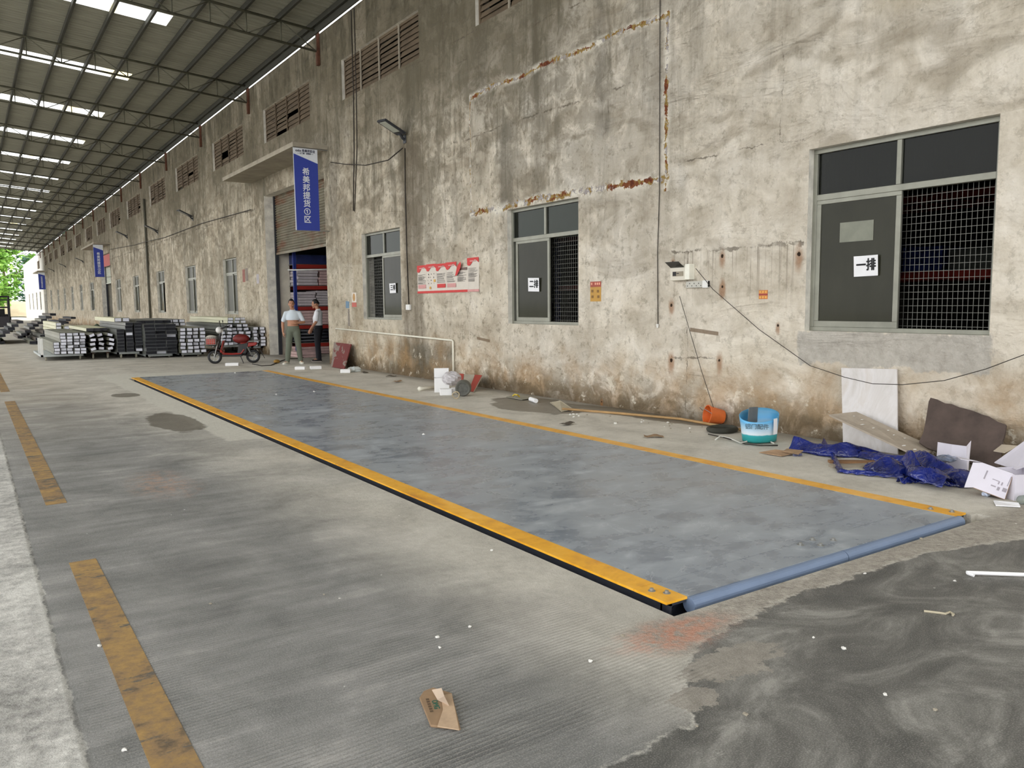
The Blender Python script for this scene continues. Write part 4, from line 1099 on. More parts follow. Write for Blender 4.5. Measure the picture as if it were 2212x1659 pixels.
def person(label, loc, face, P, shirt, trouser, shoe, tucked=True, name='person'):
    """P: joints in body axes (x to the figure's left, y forward, z up)"""
    f = Vector((face[0], face[1], 0)).normalized(); left = Vector((0, 0, 1)).cross(f)
    def W(p): return tuple(left * p[0] + f * p[1] + Vector((0, 0, p[2])))
    root = thing(name, label, 'person', loc)
    look = P['look']; lw = left * look[0] + f * look[1]
    head, Rm = head_parts(W(P['head']), lw, P.get('tilt', 0))
    m4 = lambda a, c, t: tuple(a[i] + (c[i] - a[i]) * t for i in range(3))
    hip = (0, 0, .93) if 'hip' not in P else P['hip']
    ch = [[(W(hip), (.150, .105)), (W((hip[0], hip[1] + .005, 1.08)), (.138, .100)), (W(P['chest']), (.152, .108)), (W(P['uchest']), (.150, .092)), (W(m4(P['uchest'], P['neck'], .75)), (.075, .065))], [(W(m4(P['uchest'], P['neck'], .6)), .062), (W(P['neck']), .055), (W(tuple(P['head'][i] * .6 + P['neck'][i] * .4 for i in range(3))), .053)]]
    ex = list(head)
    for sd in ('L', 'R'):
        sh, el, wr = P['sh' + sd], P['el' + sd], P['wr' + sd]
        mid = lambda a, c, t: tuple(a[i] + (c[i] - a[i]) * t for i in range(3))
        ch.append([(W(m4(P['uchest'], sh, .35)), .062), (W(sh), .056), (W(mid(sh, el, .45)), .047), (W(el), .038), (W(mid(el, wr, .35)), .038), (W(wr), .026)])
        d = Vector(wr) - Vector(el)
        h = P['hand' + sd]
        fl = hand(W(wr), left * h[0][0] + f * h[0][1] + Vector((0, 0, h[0][2])), left * h[1][0] + f * h[1][1] + Vector((0, 0, h[1][2])), left * h[2][0] + f * h[2][1] + Vector((0, 0, h[2][2])), h[3])
        dd = Vector(fl[1][1][0]) - Vector(W(wr))
        b = MB(); hd = (left * h[0][0] + f * h[0][1] + Vector((0, 0, h[0][2]))).normalized(); hs = left * h[1][0] + f * h[1][1] + Vector((0, 0, h[1][2])); hs = (hs - hd * hs.dot(hd)).normalized(); hn = hd.cross(hs)
        Mh = Matrix((hs, hd, hn)).transposed().to_4x4(); Mh.translation = Vector(W(wr)) + hd * .052
        b.ball((0, 0, 0), (.040, .056, .016), 14, 10, 0, Mh); ex.append(b)
        for c_ in fl:
            t = MB(); t.tube([q[0] for q in c_], [q[1] for q in c_], 8); t.ball(c_[-1][0], c_[-1][1], 8, 6); ex.append(t)
        hp, kn, an, to = P['hp' + sd], P['kn' + sd], P['an' + sd], P['to' + sd]
        ch.append([(W(m4(hip, hp, .6)), .09), (W(hp), .086), (W(mid(hp, kn, .5)), .074), (W(kn), .054), (W(mid(kn, an, .35)), .052), (W(an), .036)])
        t = MB(); t.tube([W((an[0], an[1] - .03, .05)), W(mid(an, to, .5)[:2] + (.045,)), W(to[:2] + (.035,))], [.036, .038, .030], 10); ex.append(t)
    skin_mesh('body', ch, M_skin, root, voxel=.0085, extra=ex, axes=(left, f))
    face_and_hair(Rm, root)
    # shirt
    hem = P['hem']
    sc = [[(W((hip[0], hip[1] + .004, hem)), (.168, .128)), (W((hip[0], hip[1] + .006, (hem + P['chest'][2]) / 2)), (.160, .122)), (W(P['chest']), (.176, .128)), (W(P['uchest']), (.166, .108)), (W(m4(P['uchest'], P['neck'], .80)), (.078, .074))]]
    for sd in ('L', 'R'):
        sh, el = P['sh' + sd], P['el' + sd]
        sc.append([(W(m4(P['uchest'], sh, .3)), .074), (W(sh), .060), (W(m4(sh, el, .40)), .058), (W(m4(sh, el, .76)), .060)])
    so = skin_mesh('polo_shirt', sc, shirt, root, voxel=.010, axes=(left, f))
    b = MB(); n_ = Vector(W(m4(P['uchest'], P['neck'], .80)))
    Mc = Matrix((left, f, Vector((0, 0, 1)))).transposed().to_4x4(); Mc.translation = n_
    b.lathe([(.066, -.02), (.072, .012), (.064, .030), (.060, .014)], 24, Mc @ Matrix.Rotation(-.28, 4, 'X')); b.build('collar', shirt, so, smooth=True)
    # trousers
    tc = [[(W((hip[0], hip[1], P['waist'])), (.160, .116)), (W(hip), (.164, .120)), (W((hip[0], hip[1], hip[2] - .07)), (.150, .112))]]
    for sd in ('L', 'R'):
        hp, kn, an = P['hp' + sd], P['kn' + sd], P['an' + sd]
        tc.append([(W(m4(hip, hp, .6)), .112), (W(hp), .104), (W(m4(hp, kn, .5)), .090), (W(kn), .076), (W(m4(kn, an, .5)), .072), (W((an[0], an[1], .085)), .062)])
    skin_mesh('trousers', tc, trouser, root, voxel=.011, axes=(left, f))
    for sd in ('L', 'R'):
        an, to = P['an' + sd], P['to' + sd]; A = Vector(W(an[:2] + (0,))); T = Vector(W(to[:2] + (0,))); d = (T - A).normalized(); s = Vector((0, 0, 1)).cross(d)
        Mf = Matrix((d, s, Vector((0, 0, 1)))).transposed().to_4x4(); Mf.translation = A
        b = MB(); N = 12
        secs = [(-.065, .030, .060), (-.045, .040, .085), (.0, .043, .095), (.05, .044, .082), (.10, .048, .066), (.15, .047, .052), (.185, .036, .040), (.20, .015, .024)]
        for (x, hw, hh) in secs:
            for k in range(N):
                th = 2 * PI * k / N; b.v.append(tuple(Mf @ Vector((x, math.cos(th) * hw, max(.004, .012 + (hh - .012) * (.5 + .5 * math.sin(th)))))))
        for i in range(len(secs) - 1):
            for k in range(N):
                l = (k + 1) % N; b.f.append((i * N + k, (i + 1) * N + k, (i + 1) * N + l, i * N + l))
        b.f.append(tuple(range(N))); b.f.append(tuple(reversed(range((len(secs) - 1) * N, len(secs) * N)))); b.mi = [0] * len(b.f)
        so = b.build('shoe', shoe, root, smooth=True)
        t = MB(); P2 = [Mf @ Vector((x, y, 0)) for (x, y) in ((-.066, -.030), (.05, -.045), (.15, -.048), (.20, -.018), (.20, .018), (.15, .048), (.05, .045), (-.066, .030))]
        t.slab([tuple(p + Vector((0, 0, .001))) for p in P2], (0, 0, .018)); t.build('sole', M_white if shoe is not M_shoed else M_shoesole, so)
    return root
M_shoew = mat('cream_canvas_shoe', (222, 216, 198), .8); M_shoed = mat('dark_trainer', (38, 34, 34), .7); M_shoesole = mat('pale_trainer_sole', (176, 166, 158), .7)
fw = Vector((-CF.x, -CF.y, 0)).normalized()
# first man: facing the viewer, shirt pulled up, left hand on his belly
P1 = dict(head=(-.015, .045, 1.585), look=(.12, 1.0), tilt=-.14, neck=(0, .0, 1.43), uchest=(0, -.01, 1.34), chest=(0, .0, 1.20), hip=(0, 0, .93), waist=1.00, hem=1.155,
          shL=(.170, 0, 1.335), elL=(.285, .02, 1.10), wrL=(.10, .19, 1.075), handL=((-.95, .05, .02), (.0, .35, 1.0), (.1, -1, 0), .35),
          shR=(-.170, 0, 1.335), elR=(-.262, -.015, 1.095), wrR=(-.255, .05, .855), handR=((.12, .10, -1), (.35, .9, 0), (1, -.3, 0), .3),
          hpL=(.085, 0, .86), knL=(.125, .03, .49), anL=(.165, -.02, .09), toL=(.215, .10, .02),
          hpR=(-.085, 0, .86), knR=(-.120, .05, .49), anR=(-.165, .06, .09), toR=(-.22, .17, .02))
person('man in pale blue polo pulled up over his belly, grey-green trousers, white shoes', (7.09, 20.78, 0), (fw.x + .18, fw.y + .05), P1, mat('pale_blue_polo', (206, 216, 224), .85, var=.03), mat('grey_green_trousers', (104, 110, 96), .9, var=.06), M_shoew, False)
# second man: seen from his left side, facing the first man
P2 = dict(head=(0, .055, 1.575), look=(.28, 1.0), tilt=-.22, neck=(0, -.01, 1.42), uchest=(0, -.02, 1.34), chest=(0, .01, 1.19), hip=(0, 0, .93), waist=1.00, hem=.99,
          shL=(.165, -.02, 1.335), elL=(.235, .0, 1.085), wrL=(.215, .165, .885), handL=((-.15, .42, -.85), (-.5, .85, .3), (-1, 0, 0), .45),
          shR=(-.165, -.01, 1.335), elR=(-.235, .02, 1.085), wrR=(-.17, .20, .90), handR=((.1, .45, -.8), (.5, .85, .3), (1, 0, 0), .45),
          hpL=(.085, 0, .86), knL=(.10, .01, .49), anL=(.105, -.03, .09), toL=(.13, .11, .02),
          hpR=(-.085, 0, .86), knR=(-.10, .05, .49), anR=(-.115, .05, .09), toR=(-.13, .19, .02))
p2 = person('man in white polo and black trousers standing in profile by the door jamb', (7.93, 21.18, 0), (-CR.x, -CR.y), P2, mat('white_polo', (232, 232, 236), .85, var=.03), mat('black_trousers', (26, 27, 34), .9, var=.1), M_shoed)
b = MB(); left2 = Vector((0, 0, 1)).cross(Vector((-CR.x, -CR.y, 0)).normalized()); f2 = Vector((-CR.x, -CR.y, 0)).normalized()
pc = Vector((7.93, 21.18, 0)) + left2 * .175 + f2 * .225 + Vector((0, 0, .80))
Mp = Matrix((f2, left2, Vector((0, 0, 1)))).transposed().to_4x4(); Mp.translation = pc
b.box(-.035, .035, -.006, .006, -.065, .065, Mp @ Matrix.Rotation(.45, 4, 'Y')); o = b.build('mobile_phone', M_black, bevel=.004); tag(o, 'dark phone held in the hand of the man in black trousers', 'phone')

# ================================================================ trolleys and aluminium stock
M_film = mat('protective_film_olive', (112, 112, 96), .4, var=.25, vs=2, scale=(3, .3, 3)); M_film2 = mat('protective_film_grey', (92, 94, 88), .4, var=.3, vs=2, scale=(3, .3, 3))
M_cream = mat('cream_wrap', (198, 196, 164), .5, var=.15, vs=2, scale=(3, .3, 3)); M_bdark = mat('dark_hollow', (24, 26, 34), .7, var=.2); M_lab = mat('white_label_or_glint', (232, 234, 244), .7, var=.06, vs=20)
M_prof = mat('anodised_profile_edge', (120, 124, 126), .4, .4); M_brown = mat('brown_wrap', (84, 76, 66), .7, var=.35, vs=3)
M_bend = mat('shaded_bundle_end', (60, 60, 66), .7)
bundle_protos = {}
def bundle_proto(kind, w_, h, L, m_, lab):
    key = (kind, w_, h, L, m_.name, lab)
    if key in bundle_protos: return bundle_protos[key]
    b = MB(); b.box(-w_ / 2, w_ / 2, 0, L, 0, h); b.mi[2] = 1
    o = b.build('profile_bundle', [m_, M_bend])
    if kind == 'label':
        c = MB(); c.box(-w_ * .42, w_ * .43, -.006, .001, h * .09, h * .90); c.build('label_or_glint', M_lab, o)
    elif kind == 'hollow':
        c = MB(); t = .10 * h; c.box(-w_ / 2 + t, w_ / 2 - t, -.004, .002, t, h - t); c.build('end_shade_plate', M_bdark, o)  # dark plate paints the shade inside the hollow end
        c = MB(); c.box(-w_ / 2, w_ / 2, -.010, 0, 0, t * .7); c.build('edge_rim', M_prof, o)
    bundle_protos[key] = [o, False]
    return bundle_protos[key]
def add_bundle(kind, w_, h, L, m_, x, y, z, label, group, rx=0, ry=0, rz=0, lab=True):
    pr = bundle_proto(kind, w_, h, L, m_, lab)
    if not pr[1]: o = pr[0]; pr[1] = True
    else: o = copy_tree(pr[0])
    o.location = (x, y, z); o.rotation_euler = (rx, ry, rz)
    return tag(o, label, 'profile bundle', group)
rb = random.Random(11)
def pile(px0, px1, pyt, pyb, Y, kind, w_, h, L, m_, label, group, jit=.3, taper=0, twist=.03, drop=.06):
    a = WY(px0, pyb, Y); c = WY(px1, pyb, Y); z0 = a.z; z1 = WY(px0, pyt, Y).z
    n = max(1, int((c.x - a.x) / (w_ * (1.05 + 1.2 * max(0, twist - .1)))+.35)); rows = max(1, int((z1 - z0) / (h * (1.04 + 1.5 * max(0, twist - .1)))+.35))
    dx = (c.x - a.x) / n; dz = (z1 - z0) / rows
    for r in range(rows):
        t = int(taper * r)
        for k in range(n):
            if k < t * .5 or k >= n - t * .5 + .01: continue
            if rb.random() < drop and r == rows - 1: continue
            x = a.x + dx * (k + .5) + rb.uniform(-.012, .012) * jit; y = Y + rb.uniform(-.22, .22) * jit
            kd = kind if kind != 'hollow' or rb.random() > .10 else 'label'  # some ends swapped for white plates that stand in for glints
            add_bundle(kd, w_, h, L, m_, x, y, z0 + dz * r + rb.uniform(0, .004), label if kd == kind else 'dark profile bundle with a white glint plate on its end among the open-ended ones', group if kd == kind else 'glint plates among the open-ended bundles', 0, rb.uniform(-twist, twist), rb.uniform(-.001, .001))
    return a.x, c.x, z0, z1
stacks = []
Y1 = 26.6
stacks.append(pile(117, 187, 720, 766, Y1, 'label', .155, .085, 5.6, M_film, 'wrapped profile bundle with white end label on the leftmost trolley', 'bundles on the leftmost trolley', .6, .25, .05))
stacks.append(pile(191, 249, 718, 757, Y1, 'label', .155, .088, 5.6, M_film, 'wrapped profile bundle lying askew beside the leftmost trolley stack', 'askew bundles second from the left', 1.0, .3, .38, .2))
stacks.append(pile(253, 311, 697, 761, Y1 - .3, 'hollow', .20, .092, 5.6, M_film2, 'bare dark open-ended profile stack third from the left', 'dark open-ended bundles third from the left', .3, .15, .02))
stacks.append(pile(316, 383, 701, 766, Y1 - .7, 'hollow', .30, .098, 5.6, M_film2, 'flat dark channel bundle in the wide stack in the middle trolley', 'flat dark channels on the middle trolley', .5, .12, .02))
stacks.append(pile(389, 446, 708, 763, Y1 - .9, 'label', .165, .098, 5.6, M_film, 'wrapped bundle with white end label left of the red scooter', 'labelled bundles left of the scooter', .5, .1, .06))
stacks.append(pile(478, 540, 700, 746, Y1 - 1.0, 'label', .165, .092, 5.6, M_film2, 'wrapped bundle with white end label behind the red scooter', 'labelled bundles behind the scooter', .8, .25, .16, .15))
stacks.append(pile(546, 574, 706, 748, Y1 - 1.2, 'label', .165, .095, 4.6, M_film2, 'wrapped bundle with white end label nearest the door pillar', 'labelled bundles by the door pillar', .4, .15, .06))
pile(120, 152, 697, 719, 32.9, 'label', .17, .11, 6.0, M_cream, 'cream wrapped tube bundle in the second row at the left', 'cream tube bundles in the second row', .5, .2, .02)
def pile_on(st, Y, n, rows, kind, w_, h, L, m_, label, group, f=.5):
    x0, x1, z0, z1 = st; xc = x0 + (x1 - x0) * f
    for r in range(rows):
        for k in range(n):
            add_bundle(kind, w_, h, L, m_, xc + (k - (n - 1) / 2) * (w_ + .012) + .01 * r, Y + rb.uniform(-.12, .12), z1 + .012 + r * (h + .006), label, group, 0, 0, rb.uniform(-.001, .001))
pile_on(stacks[1], Y1 + .9, 3, 1, 'none', .19, .09, 5.0, M_cream, 'long cream wrapped bundle lying flat on the askew stack', 'cream bundles on the askew stack')
pile_on(stacks[2], Y1 + .5, 2, 1, 'label', .20, .12, 4.6, M_cream, 'pale bundle lying on top of the tall open-ended stack', 'pale bundles on the tall stack', .4)
pile_on(stacks[3], Y1 + .2, 4, 1, 'hollow', .24, .09, 5.0, M_film2, 'olive bundle lying on top of the flat channels', 'olive bundles on the flat channels', .5)
pile_on(stacks[4], Y1 + 1.4, 3, 2, 'label', .18, .10, 4.4, M_film2, 'olive wrapped bundle on top of the labelled bundles left of the scooter', 'olive bundles on the labelled stack', .5)
pile_on(stacks[5], Y1 - .7, 3, 2, 'label', .17, .085, 5.2, M_cream, 'cream wrapped bundle on top behind the scooter', 'cream bundles above the scooter', .66)

M_trol = mat('trolley_frame', (176, 182, 180), .45, .3); M_castor = mat('castor_wheel', (168, 164, 146), .6)
def trolley(x0, x1, y0, y1, zt, label, posts=()):
    root = thing('stock_trolley', label, 'trolley', ((x0 + x1) / 2, y0, 0), group='steel trolleys under the aluminium stock')
    w_ = x1 - x0; d = y1 - y0
    b = MB()
    for (a, c, e, f) in ((-w_ / 2, w_ / 2, 0, .06), (-w_ / 2, w_ / 2, d - .06, d), (-w_ / 2, -w_ / 2 + .06, 0, d), (w_ / 2 - .06, w_ / 2, 0, d), (-w_ / 2, w_ / 2, d / 2 - .03, d / 2 + .03)): b.box(a, c, e, f, zt - .07, zt - .01)
    b.box(-w_ / 2 + .05, w_ / 2 - .05, .05, d - .05, zt - .03, zt - .012)
    b.build('deck_frame', M_trol, root)
    for sx in (-1, 1):
        for yy in (.16, d - .2):
            r = .085
            c = MB(); Mw = Matrix.Translation((sx * (w_ / 2 - .13), yy, r)) @ Matrix.Rotation(PI / 2, 4, 'Y'); c.lathe([(.02, -.02), (r * .85, -.02), (r, -.014), (r, .014), (r * .85, .02), (.02, .02)], 20, Mw, True, True)
            wo_ = c.build('castor', M_castor, root, smooth=False)
            k = MB(); k.box(sx * (w_ / 2 - .13) - .035, sx * (w_ / 2 - .13) + .035, yy - .03, yy + .03, r + .03, max(r + .05, zt - .07)); k.build('castor_fork', M_rust, wo_)
    for (xx, yy, h) in posts:
        p = MB(); p.box(xx - .03, xx + .03, yy - .03, yy + .03, zt - .02, zt + h); p.build('corner_post', M_white, root)
    return root
TL = ['leftmost trolley with two tall white corner posts', 'trolley under the askew bundles, second from the left', 'trolley under the tall dark open-ended stack', 'trolley under the flat dark channels', 'trolley under the labelled bundles left of the scooter', 'trolley behind the red scooter', 'trolley nearest the door pillar']
for (x0, x1, z0, z1), l, yy in zip(stacks, TL, (Y1, Y1, Y1 - .3, Y1 - .7, Y1 - .9, Y1 - 1.0, Y1 - 1.2)):
    if l.startswith('left'): trolley(x0 - .32, x1, yy + .25, yy + 3.4, z0 - .005, l, ((-(x1 - x0 + .32) / 2 + .04, .04, .46), (-(x1 - x0 + .32) / 2 + .04, 1.1, .46)))
    else: trolley(x0 + .03, x1 - .03, yy + .25, yy + 3.4, z0 - .005, l)
# props under the rows whose trolleys are hidden
for (px0, px1, pyb, Y, lb) in ((120, 152, 719, 32.9, 'timber bearers under the cream tubes at the left'),):
    a, c = WY(px0, pyb, Y), WY(px1, pyb, Y)
    root = thing('timber_bearers', lb, 'timber', ((a.x + c.x) / 2, Y, 0)); w_ = c.x - a.x
    for yy in (.5, 4.6):
        b = MB(); b.box(-w_ / 2, w_ / 2, yy, yy + .12, 0, a.z - .002); b.build('bearer', M_brown, root)

# ---------------------------------------------------------------- heaps further down the hall
def heap(x0, x1, y, z1, n, m_list, L, label, group):
    r = random.Random(int(y * 10 + x0)); hb = .14
    rows = max(1, int(z1 / hb))
    for i in range(rows):
        per = max(1, int((x1 - x0) / .36) - i); off = .18 * i
        for k in range(per):
            add_bundle('none' if r.random() < .6 else 'hollow', .26, .12, L, r.choice(m_list), x0 + off + .36 * (k + .5) + r.uniform(-.03, .03), y + r.uniform(-.8, .8), .02 + i * hb, label, group, 0, r.uniform(-.05, .05), r.uniform(-.004, .004))
for (pa, pb, pyb, pyt, Y, n, lb, gp) in ((34, 98, 703, 676, 47.0, 16, 'dark bundle in the tall heap of the far left lane', 'dark heap in the far left lane'),
                                       (105, 156, 692, 682, 55.0, 8, 'dark bundle in the low heap near the second door', 'low heap near the second door'),
                                       (-30, 30, 712, 692, 41.0, 9, 'grey bundle in the heap at the far left edge', 'grey heap at the left edge'),
                                       (60, 112, 705, 692, 39.0, 4, 'bundle in the small heap behind the cream tubes', 'small heap behind the cream tubes')):
    a = WY(pa, pyb, Y); c = WY(pb, pyb, Y); zt = WY(pa, pyt, Y).z
    heap(a.x, c.x, Y, max(.2, zt), n, [M_brown, M_film2, M_bdark, M_film, M_brown], 5.0, lb, gp)
b = MB(); b.grid(lambda u, v: (2.9 + u * .75 + .05 * math.sin(v * 9), 33.4 + v * 1.0, .05 + .95 * math.sin(PI * min(1, max(0, u))) ** .5 * (.8 + .2 * math.sin(v * 7 + u * 5)) * math.sin(PI * (v * .9 + .05)) ** .4), 14, 14)
o = b.build('tarpaulin', mat('dull_green_tarp', (74, 86, 66), .8, var=.2), smooth=True); tag(o, 'dull green tarpaulin bundled up between the profile stacks', 'tarpaulin')
o.location = Vector(WY(203, 692, 36)) - Vector((3.2, 33.9, .55)); o.location.z = -.05

# ---------------------------------------------------------------- forklift far down the hall
fk = WY(8, 700, 62); root = thing('forklift', 'dark forklift silhouette at the far left end of the hall', 'forklift', (fk.x - .1, 62, 0))
def fb(nm, bx_, m_=M_black):
    b = MB(); b.box(*bx_); return b.build(nm, m_, root, bevel=.02)
M_fk = mat('forklift_body', (52, 48, 54), .5)
fb('chassis', (-.55, .55, 0, 2.0, .30, 1.0), M_fk); fb('counterweight', (-.5, .5, 1.7, 2.3, .35, 1.15), M_fk); fb('overhead_guard', (-.5, .5, .3, 1.7, 2.05, 2.12))
for sx in (-1, 1):
    fb('mast_rail', (sx * .45 - .06, sx * .45 + .06, -.25, -.10, .05, 2.35)); fb('guard_post', (sx * .46 - .04, sx * .46 + .04, .3, .38, 1.0, 2.06)); fb('guard_post', (sx * .46 - .04, sx * .46 + .04, 1.6, 1.68, 1.0, 2.06)); fb('fork', (sx * .25 - .05, sx * .25 + .05, -1.2, -.25, .05, .10))
fb('cross_bar', (-.45, .45, -.24, -.12, 2.25, 2.35)); fb('cross_bar', (-.45, .45, -.24, -.12, 1.55, 1.65))
for sx in (-1, 1):
    for yy in (.25, 1.8):
        b = MB(); b.lathe([(.05, -.1), (.24, -.1), (.27, -.07), (.27, .07), (.24, .1), (.05, .1)], 18, Matrix.Translation((sx * .5, yy, .27)) @ Matrix.Rotation(PI / 2, 4, 'Y'), True, True); b.build('wheel', M_black, root)
b = MB(); b.box(-.25, .25, .9, 1.3, 1.0, 1.12); b.box(-.25, .25, 1.25, 1.33, 1.1, 1.5); b.build('seat', M_black, root)

# ---------------------------------------------------------------- red electric scooter
A = Vector((5.42, 22.24, 0)); B_ = Vector((6.33, 21.86, 0)); ctr = (A + B_) / 2; fd = (A - B_).normalized()
SCT = thing('electric_scooter', 'red and black electric scooter with a front basket parked before the stock', 'scooter', ctr, math.atan2(fd.y, fd.x))
WB = (A - B_).length / 2; R_ = .185
M_sred = mat('scooter_red', (150, 34, 26), .35, var=.1); M_maroon = mat('maroon_seat_cover', (110, 26, 22), .55, var=.3, vs=14); M_chrome = mat('dull_chrome', (140, 140, 136), .3, .7); M_sblk = mat('scooter_black', (30, 28, 28), .45)
for (x, nm) in ((WB, 'front_wheel'), (-WB, 'rear_wheel')):
    b = MB(); Mw = Matrix.Translation((x, 0, R_)) @ Matrix.Rotation(PI / 2, 4, 'X')
    prof = [(R_ - .045 + .045 * math.cos(t) * (1 if math.cos(t) > 0 else .6), .04 * math.sin(t)) for t in [2 * PI * i / 12 for i in range(13)]]
    b.lathe(prof, 32, Mw); wh = b.build(nm, M_black, SCT, smooth=True)
    b = MB(); b.lathe([(.112, -.022), (.128, -.026), (.135, 0), (.128, .026), (.112, .022), (.112, -.022)], 28, Mw); b.lathe([(0, -.03), (.03, -.03), (.03, .03), (0, .03)], 14, Mw)
    for k in range(5):
        th = 2 * PI * k / 5; b.box(.02, .118, -.010, .010, -.010, .010, Mw @ Matrix.Rotation(th, 4, 'Z'))
    b.build('alloy_rim', M_chrome, wh)
def sp(nm, fn, m_, smooth=False, bevel=0, parent=SCT):
    b = MB(); fn(b); return b.build(nm, m_, parent, smooth=smooth, bevel=bevel)
sp('fork', lambda b: [b.tube([(WB, s * .065, R_), (WB - .09, s * .05, .52), (WB - .12, 0, .62)], .016, 8) for s in (-1, 1)], M_chrome)
sp('head_tube', lambda b: b.tube([(WB - .08, 0, .40), (WB - .17, 0, .80), (WB - .20, 0, .92)], .028, 10), M_sblk)
sp('leg_shield', lambda b: b.slab([(WB - .15, -.13, .30), (WB - .15, .13, .30), (WB - .24, .16, .62), (WB - .24, -.16, .62)], (-.03, 0, 0)), M_sred, bevel=.01)
sp('floorboard', lambda b: b.box(-.22, WB - .20, -.13, .13, .19, .25), M_sblk, bevel=.015)
sp('red_trim', lambda b: [b.tube([(WB - .17, s * .14, .38), (WB - .24, s * .145, .27), (.05, s * .145, .255), (-.20, s * .145, .27), (-.28, s * .14, .38)], .018, 8) for s in (-1, 1)], M_sred)
sp('battery_box', lambda b: b.slab([(-.32, -.12, .25), (-.10, -.12, .25), (-.14, -.12, .52), (-.40, -.12, .56)], (0, .24, 0)), M_sblk, bevel=.02)
sp('rear_body', lambda b: b.slab([(-.20, -.11, .40), (-.60, -.11, .48), (-.62, -.11, .56), (-.18, -.11, .56)], (0, .22, 0)), M_sred, bevel=.025)
sp('seat', lambda b: b.ball((-.20, 0, .66), (.22, .15, .13), 18, 12), M_maroon, True)
sp('rear_rack', lambda b: (b.tube([(-.38, .1, .58), (-.68, .1, .60), (-.68, -.1, .60), (-.38, -.1, .58)], .012, 6), b.box(-.68, -.40, -.08, .08, .585, .60)), M_chrome)
sp('backrest', lambda b: b.ball((-.66, 0, .72), (.05, .13, .09), 12, 8), M_sblk, True)
sp('rear_mudguard', lambda b: b.grid(lambda u, v: (-WB + (R_ + .035) * math.cos(.35 + u * 2.2), (v - .5) * .13, R_ + (R_ + .035) * math.sin(.35 + u * 2.2)), 14, 3), M_sblk, True)
sp('mud_flap', lambda b: b.slab([(-WB - .20, -.05, .34), (-WB - .20, .05, .34), (-WB - .30, .05, .12), (-WB - .30, -.05, .12)], (.008, 0, 0)), M_sblk)
sp('front_mudguard', lambda b: b.grid(lambda u, v: (WB + (R_ + .03) * math.cos(.5 + u * 1.9), (v - .5) * .11, R_ + (R_ + .03) * math.sin(.5 + u * 1.9)), 12, 3), M_maroon, True)
sp('handlebar', lambda b: b.tube([(WB - .30, .30, .98), (WB - .22, .22, .95), (WB - .20, 0, .93), (WB - .22, -.22, .95), (WB - .30, -.30, .98)], .014, 8), M_sblk, True)
for s in (-1, 1):
    sp('grip', lambda b: b.tube([(WB - .29, s * .29, .977), (WB - .36, s * .40, 1.0)], .020, 8), M_black)
    mr = sp('mirror_stem', lambda b: b.tube([(WB - .23, s * .20, .95), (WB - .20, s * .26, 1.10)], .007, 6), M_sblk)
    sp('mirror', lambda b: b.ball((WB - .20, s * .27, 1.13), (.012, .05, .035), 10, 8), M_black, True, parent=mr)
sp('headlight_cowl', lambda b: b.ball((WB - .14, 0, .90), (.09, .12, .09), 14, 10), M_white, True)
sp('wind_strip', lambda b: b.slab([(WB - .20, .10, .55), (WB - .20, .07, .55), (WB - .26, .12, .90), (WB - .26, .15, .90)], (.01, 0, 0)), M_white)
bk = sp('front_basket', lambda b: [b.tube([(WB + .0 + .20 * (1 - t) - .10, y, .52 + .20 * t) if False else (WB - .06, y, .52 + .20 * t) for y in (-.15, .15)] + [(WB + .20, .15, .52 + .20 * t), (WB + .20, -.15, .52 + .20 * t)], .006, 5, closed=True) for t in (0, .25, .5, .75, 1)] + [b.tube([(x, y, .52), (x, y, .72)], .005, 5) for (x, y) in [(WB - .06 + .052 * i, s * .15) for i in range(6) for s in (-1, 1)] + [(WB + .20, -.15 + .06 * i) for i in range(6)]] + [b.box(WB - .06, WB + .20, -.15, .15, .515, .525)], M_chrome)
sp('red_crate', lambda b: b.box(WB - .04, WB + .18, -.13, .13, .53, .68), mat('red_plastic', (214, 62, 40), .5, var=.15), bevel=.01, parent=bk)
sp('basket_bag', lambda b: b.ball((WB + .07, 0, .71), (.13, .13, .06), 14, 8, .10), mat('clear_bag', (196, 190, 178), .4, var=.1), True, parent=bk)
sp('front_lamp', lambda b: b.ball((WB + .02, 0, .46), (.035, .04, .035), 12, 8), M_chrome, True)
sp('shock_absorber', lambda b: [b.tube([(-WB + .02, s * .10, R_ + .02), (-WB + .14, s * .10, .46)], .018, 8) for s in (-1, 1)], M_chrome)
sp('kick_stand', lambda b: b.tube([(-.18, .12, .20), (-.26, .20, .012)], .012, 6), M_sblk)
sp('swing_arm', lambda b: [b.tube([(-WB, s * .08, R_), (-.20, s * .08, .24)], .018, 8) for s in (-1, 1)], M_sblk)

# ---------------------------------------------------------------- racks and stock inside the goods door
M_rblue = mat('rack_blue', (30, 48, 120), .5); M_rred = mat('rack_red', (150, 40, 30), .5, var=.1); M_pack = mat('pale_wrapped_pack', (186, 178, 180), .6, var=.15, vs=4); M_pack2 = mat('pink_edged_pack', (196, 166, 162), .6, var=.2, vs=5); M_pipeb = mat('black_pipe', (30, 32, 40), .4)
def rack(x0, x1, y0, d, lv, ztop, label, loc=(0, 0, 0), rz=0):
    root = thing('storage_rack', label, 'rack', loc, rz, group='warehouse racks with red beams')
    for x in (x0, x1):
        for y in (y0, y0 + d):
            b = MB(); b.box(x - .045, x + .045, y - .04, y + .04, 0, ztop); b.build('upright', M_rblue, root)
    for z in lv:
        for y in (y0, y0 + d):
            b = MB(); b.box(x0 + .045, x1 - .045, y - .025, y + .025, z - .11, z); b.build('beam', M_rred, root)
        b = MB(); b.box(x0 + .05, x1 - .05, y0 + .03, y0 + d - .03, z, z + .015); b.build('shelf_board', M_grey, root)
    return root
RY = 24.35
rack(8.42, 10.9, RY, 1.0, (.36, .92, 1.50, 2.14, 2.80), 3.6, 'red and blue storage rack standing just inside the nearest goods door')
pk = None
